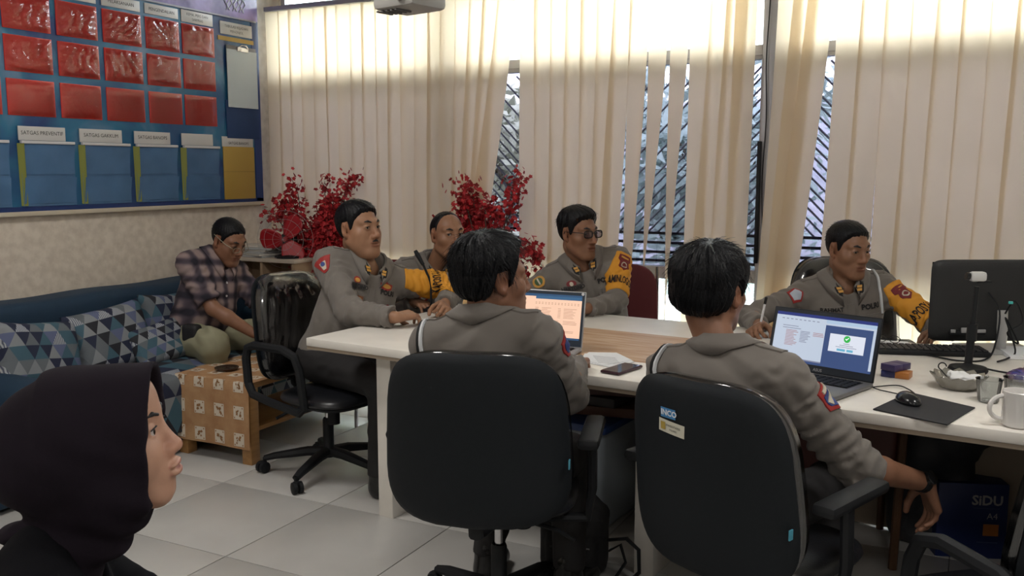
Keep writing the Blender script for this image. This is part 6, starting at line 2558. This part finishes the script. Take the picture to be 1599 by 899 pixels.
for k, (lab, pts) in enumerate((('black cable looping from the monitor past the webcam stand', [(.06, 3.93, .98), (.10, 3.86, .92), (.09, 3.78, .80), (.06, 3.72, .757), (-.02, 3.66, .756), (-.10, 3.70, .756), (-.2, 3.78, .756)]),
                                ('black cable running right along the desk from the webcam', [(.012, 3.50, .775), (.10, 3.52, .757), (.18, 3.50, .757), (.24, 3.56, .757), (.3, 3.7, .757)]),
                                ('tangled dark cables hanging behind the monitor', [(.12, 3.94, .90), (.15, 3.88, .96), (.18, 3.90, .88), (.13, 3.86, .84), (.17, 3.88, .80), (.12, 3.84, .90), (.16, 3.85, .78), (.14, 3.80, .757), (.1, 3.7, .757)]),
                                ('thin dark charger cable beside the laptop and keyboard', [(-.27, 3.07, .757), (-.20, 3.14, .756), (-.16, 3.10, .756), (-.13, 3.02, .756)]))):
    cu_ = bpy.data.curves.new('cable', 'CURVE')
    mb = MB()
    # smooth the path
    P_ = [V(p_) for p_ in pts]
    out = []
    for i in range(len(P_) - 1):
        a_, b_ = P_[max(0, i - 1)], P_[min(len(P_) - 1, i + 2)]
        for s_ in range(6):
            t = s_ / 6
            p1, p2 = P_[i], P_[i + 1]
            out.append(.5 * ((2 * p1) + (p2 - a_) * t + (2 * a_ - 5 * p1 + 4 * p2 - b_) * t * t + (3 * p1 - a_ - 3 * p2 + b_) * t ** 3))
    out.append(P_[-1])
    mb.tube(out, .0035 if k != 3 else .002, 6)
    tag(mb.build('cable', BLACKP), lab, 'cable')
tag(MB().box((.135, 3.865, .955), (.016, .012, .01), .002).build('cable_connector', mat('plug_teal', (.05, .4, .38), .4)), 'teal plug on the cables behind the monitor', 'plug')

# ------------------------------------------------------------------ under the desks
bx5 = thing('storage_box', 'translucent plastic storage box with blue lid under the desk', 'storage box', (-1.415, 3.49, 0), radians(-5))
v, q = sdf_mesh(lambda P: rbox(P * A((1, 1, 1)) / (1 - .10 * (.45 - P[:, 2:3]) / .45), (0, 0, .225), (.20, .265, .218), .03), (-.25, -.3, -.02), (.25, .3, .48), .012)
mesh_np('tub', v, q, mat('tub_milky', (.30, .34, .38), .3, spec=.5), bx5)
MB().box((0, 0, .452), (.45, .585, .035), .014).build('lid', mat('lid_blue', (.015, .04, .14), .3), bx5)
for k, (m_, dx, dz, rz_) in enumerate(((mat('folder_brown', (.10, .045, .03), .6), .03, 0, .15), (mat('folder_black', (.02, .018, .02), .6), -.02, .042, -.1), (mat('folder_umber', (.07, .035, .03), .6), .02, .084, .22), (mat('folder_maroon', (.05, .012, .02), .6), 0, .126, -.05))):
    o = MB().box((0, 0, .02), (.33, .25, .038), .004).build('file_binder', m_)
    o.location = (-1.36 + dx, 3.44, .4708 + dz)
    o.rotation_euler = (0, 0, rz_)
    tag(o, ['brown file binder at the bottom of the pile on the storage box', 'black file binder second in the pile on the storage box', 'umber file binder third in the pile on the storage box', 'maroon file binder on top of the storage box pile'][k], 'binder', 'binders on the storage box')
bp = thing('backpack', 'black backpack on the floor beside the left front chair', 'backpack', (-1.235, 2.93, 0), radians(15))
v, q = sdf_mesh(lambda P: su(su(rbox(P, (0, 0, .13), (.12, .09, .125), .05), rbox(P, (.0, -.09, .10), (.09, .045, .075), .035), .03), rbox(P, (-.02, 0, .25), (.08, .06, .035), .03), .05) - folds(P, .006, .09, 6), (-.22, -.22, -.02), (.22, .18, .42), .01)
mesh_np('bag_body', v, q, mat('bag_fabric_black', (.009, .009, .010), .75, bump=.2, bscale=300), bp)
MB().tube([(.12, -.02, .13), (.19, -.04, .15), (.235, -.06, .12), (.24, -.09, .05), (.20, -.13, .022), (.10, -.16, .018)], .014, 6, flat=.35).build('strap', BLACKP, bp)
MB().tube([(.13, -.04, .10), (.17, -.05, .13), (.19, -.06, .07), (.15, -.12, .02)], .012, 6, flat=.35).build('strap', BLACKP, bp)
MB().tube([(-.07, -.138, .14), (0, -.141, .145), (.07, -.138, .14)], .004, 6).build('zip', mat('zip_grey', (.06, .06, .06), .4), bp)

sd = thing('paper_carton', 'dark blue A4 paper carton standing on floor under the desk', 'carton', (.02, 3.80, 0), radians(20))
SIDU = mat('carton_blue', (.008, .022, .12), .45)
MB().span((-.13, -.11, .0), (.12, .11, .29), .003).build('carton', SIDU, sd)
CW_ = mat('carton_print_grey', (.38, .38, .40), .5)
fM = lambda x, z: frame((x, -.1115, z), (1, 0, 0), (0, 0, 1))
letters('lettering', 'SiDU', .052, fM(.045, .225), CW_, sd, bold=.0015)
MB().span((-.005, -.1115, .195), (.09, -.111, .197)).build('rule', mat('carton_print_dim', (.06, .08, .18), .5), sd)
letters('lettering', 'A4', .034, fM(.065, .165), CW_, sd)
MB().span((.035, -.1118, .09), (.09, -.111, .135)).build('orange_square', mat('carton_orange', (.48, .17, .03), .5), sd)
MB().span((.015, -.1115, .062), (.09, -.111, .066)).build('rule', mat('carton_print_dim'), sd)

jk = thing('shoulder_bag', 'crumpled black bag and jacket under the right desk', 'bag', (-.12, 3.42, 0))
v, q = sdf_mesh(lambda P: su(su(ell(P, (-.02, .3, .42), (.15, .12, .13)), ell(P, (.10, .34, .47), (.14, .10, .09)), .06), rbox(P, (.02, .36, .20), (.15, .08, .2), .06), .06) - folds(P, .012, .10, 9, (1, 0, .4)), (-.3, .0, -.03), (.4, .6, .68), .012)
mesh_np('bag', v, q, mat('jacket_black', (.028, .031, .038), .55, bump=.2, bscale=120), jk)
mr_ = thing('visitor_chair', 'dark red leather chair pushed under the right desk', 'chair', (-.43, 3.62, 0), radians(10))
pad(back_outline(.21, .20, .02), .03, .03, .2, zc=.48, yc=-.18, lean=.05).build('backrest', mat('oxblood_leather', (.085, .018, .014), .4), mr_)
p_ = pad(superellipse(.2, .2, 4, 32), .03, .03)
p_.v = [(x, z, .34 + y) for x, y, z in p_.v]
p_.build('seat', mat('oxblood_leather'), mr_)
for sx in (-1, 1):
    MB().tube([(sx * .2, -.2, 0), (sx * .215, -.2, .64)], .016, 8).build('leg', mat('dark_wood', (.10, .045, .02), .5), mr_)
    MB().tube([(sx * .19, .19, 0), (sx * .19, .19, .33)], .014, 8).build('leg', mat('dark_wood'), mr_)
pk = thing('pink_bag', 'magenta shopping bag on the floor at the lower right', 'bag', (.28, 3.2, 0))
v, q = sdf_mesh(lambda P: rbox(P, (0, 0, .11), (.10, .08, .10), .04) - folds(P, .01, .07, 3), (-.16, -.14, -.02), (.16, .14, .28), .01)
mesh_np('bag_body', v, q, mat('magenta_plastic', (.28, .012, .11), .4), pk)

# ------------------------------------------------------------------ ceiling projector at the top of the frame
pj = thing('ceiling_projector', 'grey projector hanging from the ceiling at the top edge', 'projector', (-1.985, 3.03, 2.05), radians(-12))
PJ = mat('projector_grey', (.36, .35, .33), .5)
MB().box((0, 0, .05), (.22, .19, .09), .02).build('housing', PJ, pj)
MB().cyl((0, 0, .10), (0, 0, ZC - 2.05), .02).build('mount_pole', PJ, pj)
MB().cyl((.05, -.09, .05), (.05, -.105, .05), .025).build('lens', BLACKG, pj)
for k in range(5):
    MB().span((-.10 + .025 * k, -.08, -.002), (-.09 + .025 * k, .0, .004)).build('vent', mat('vent_dark', (.1, .1, .1), .6), pj)
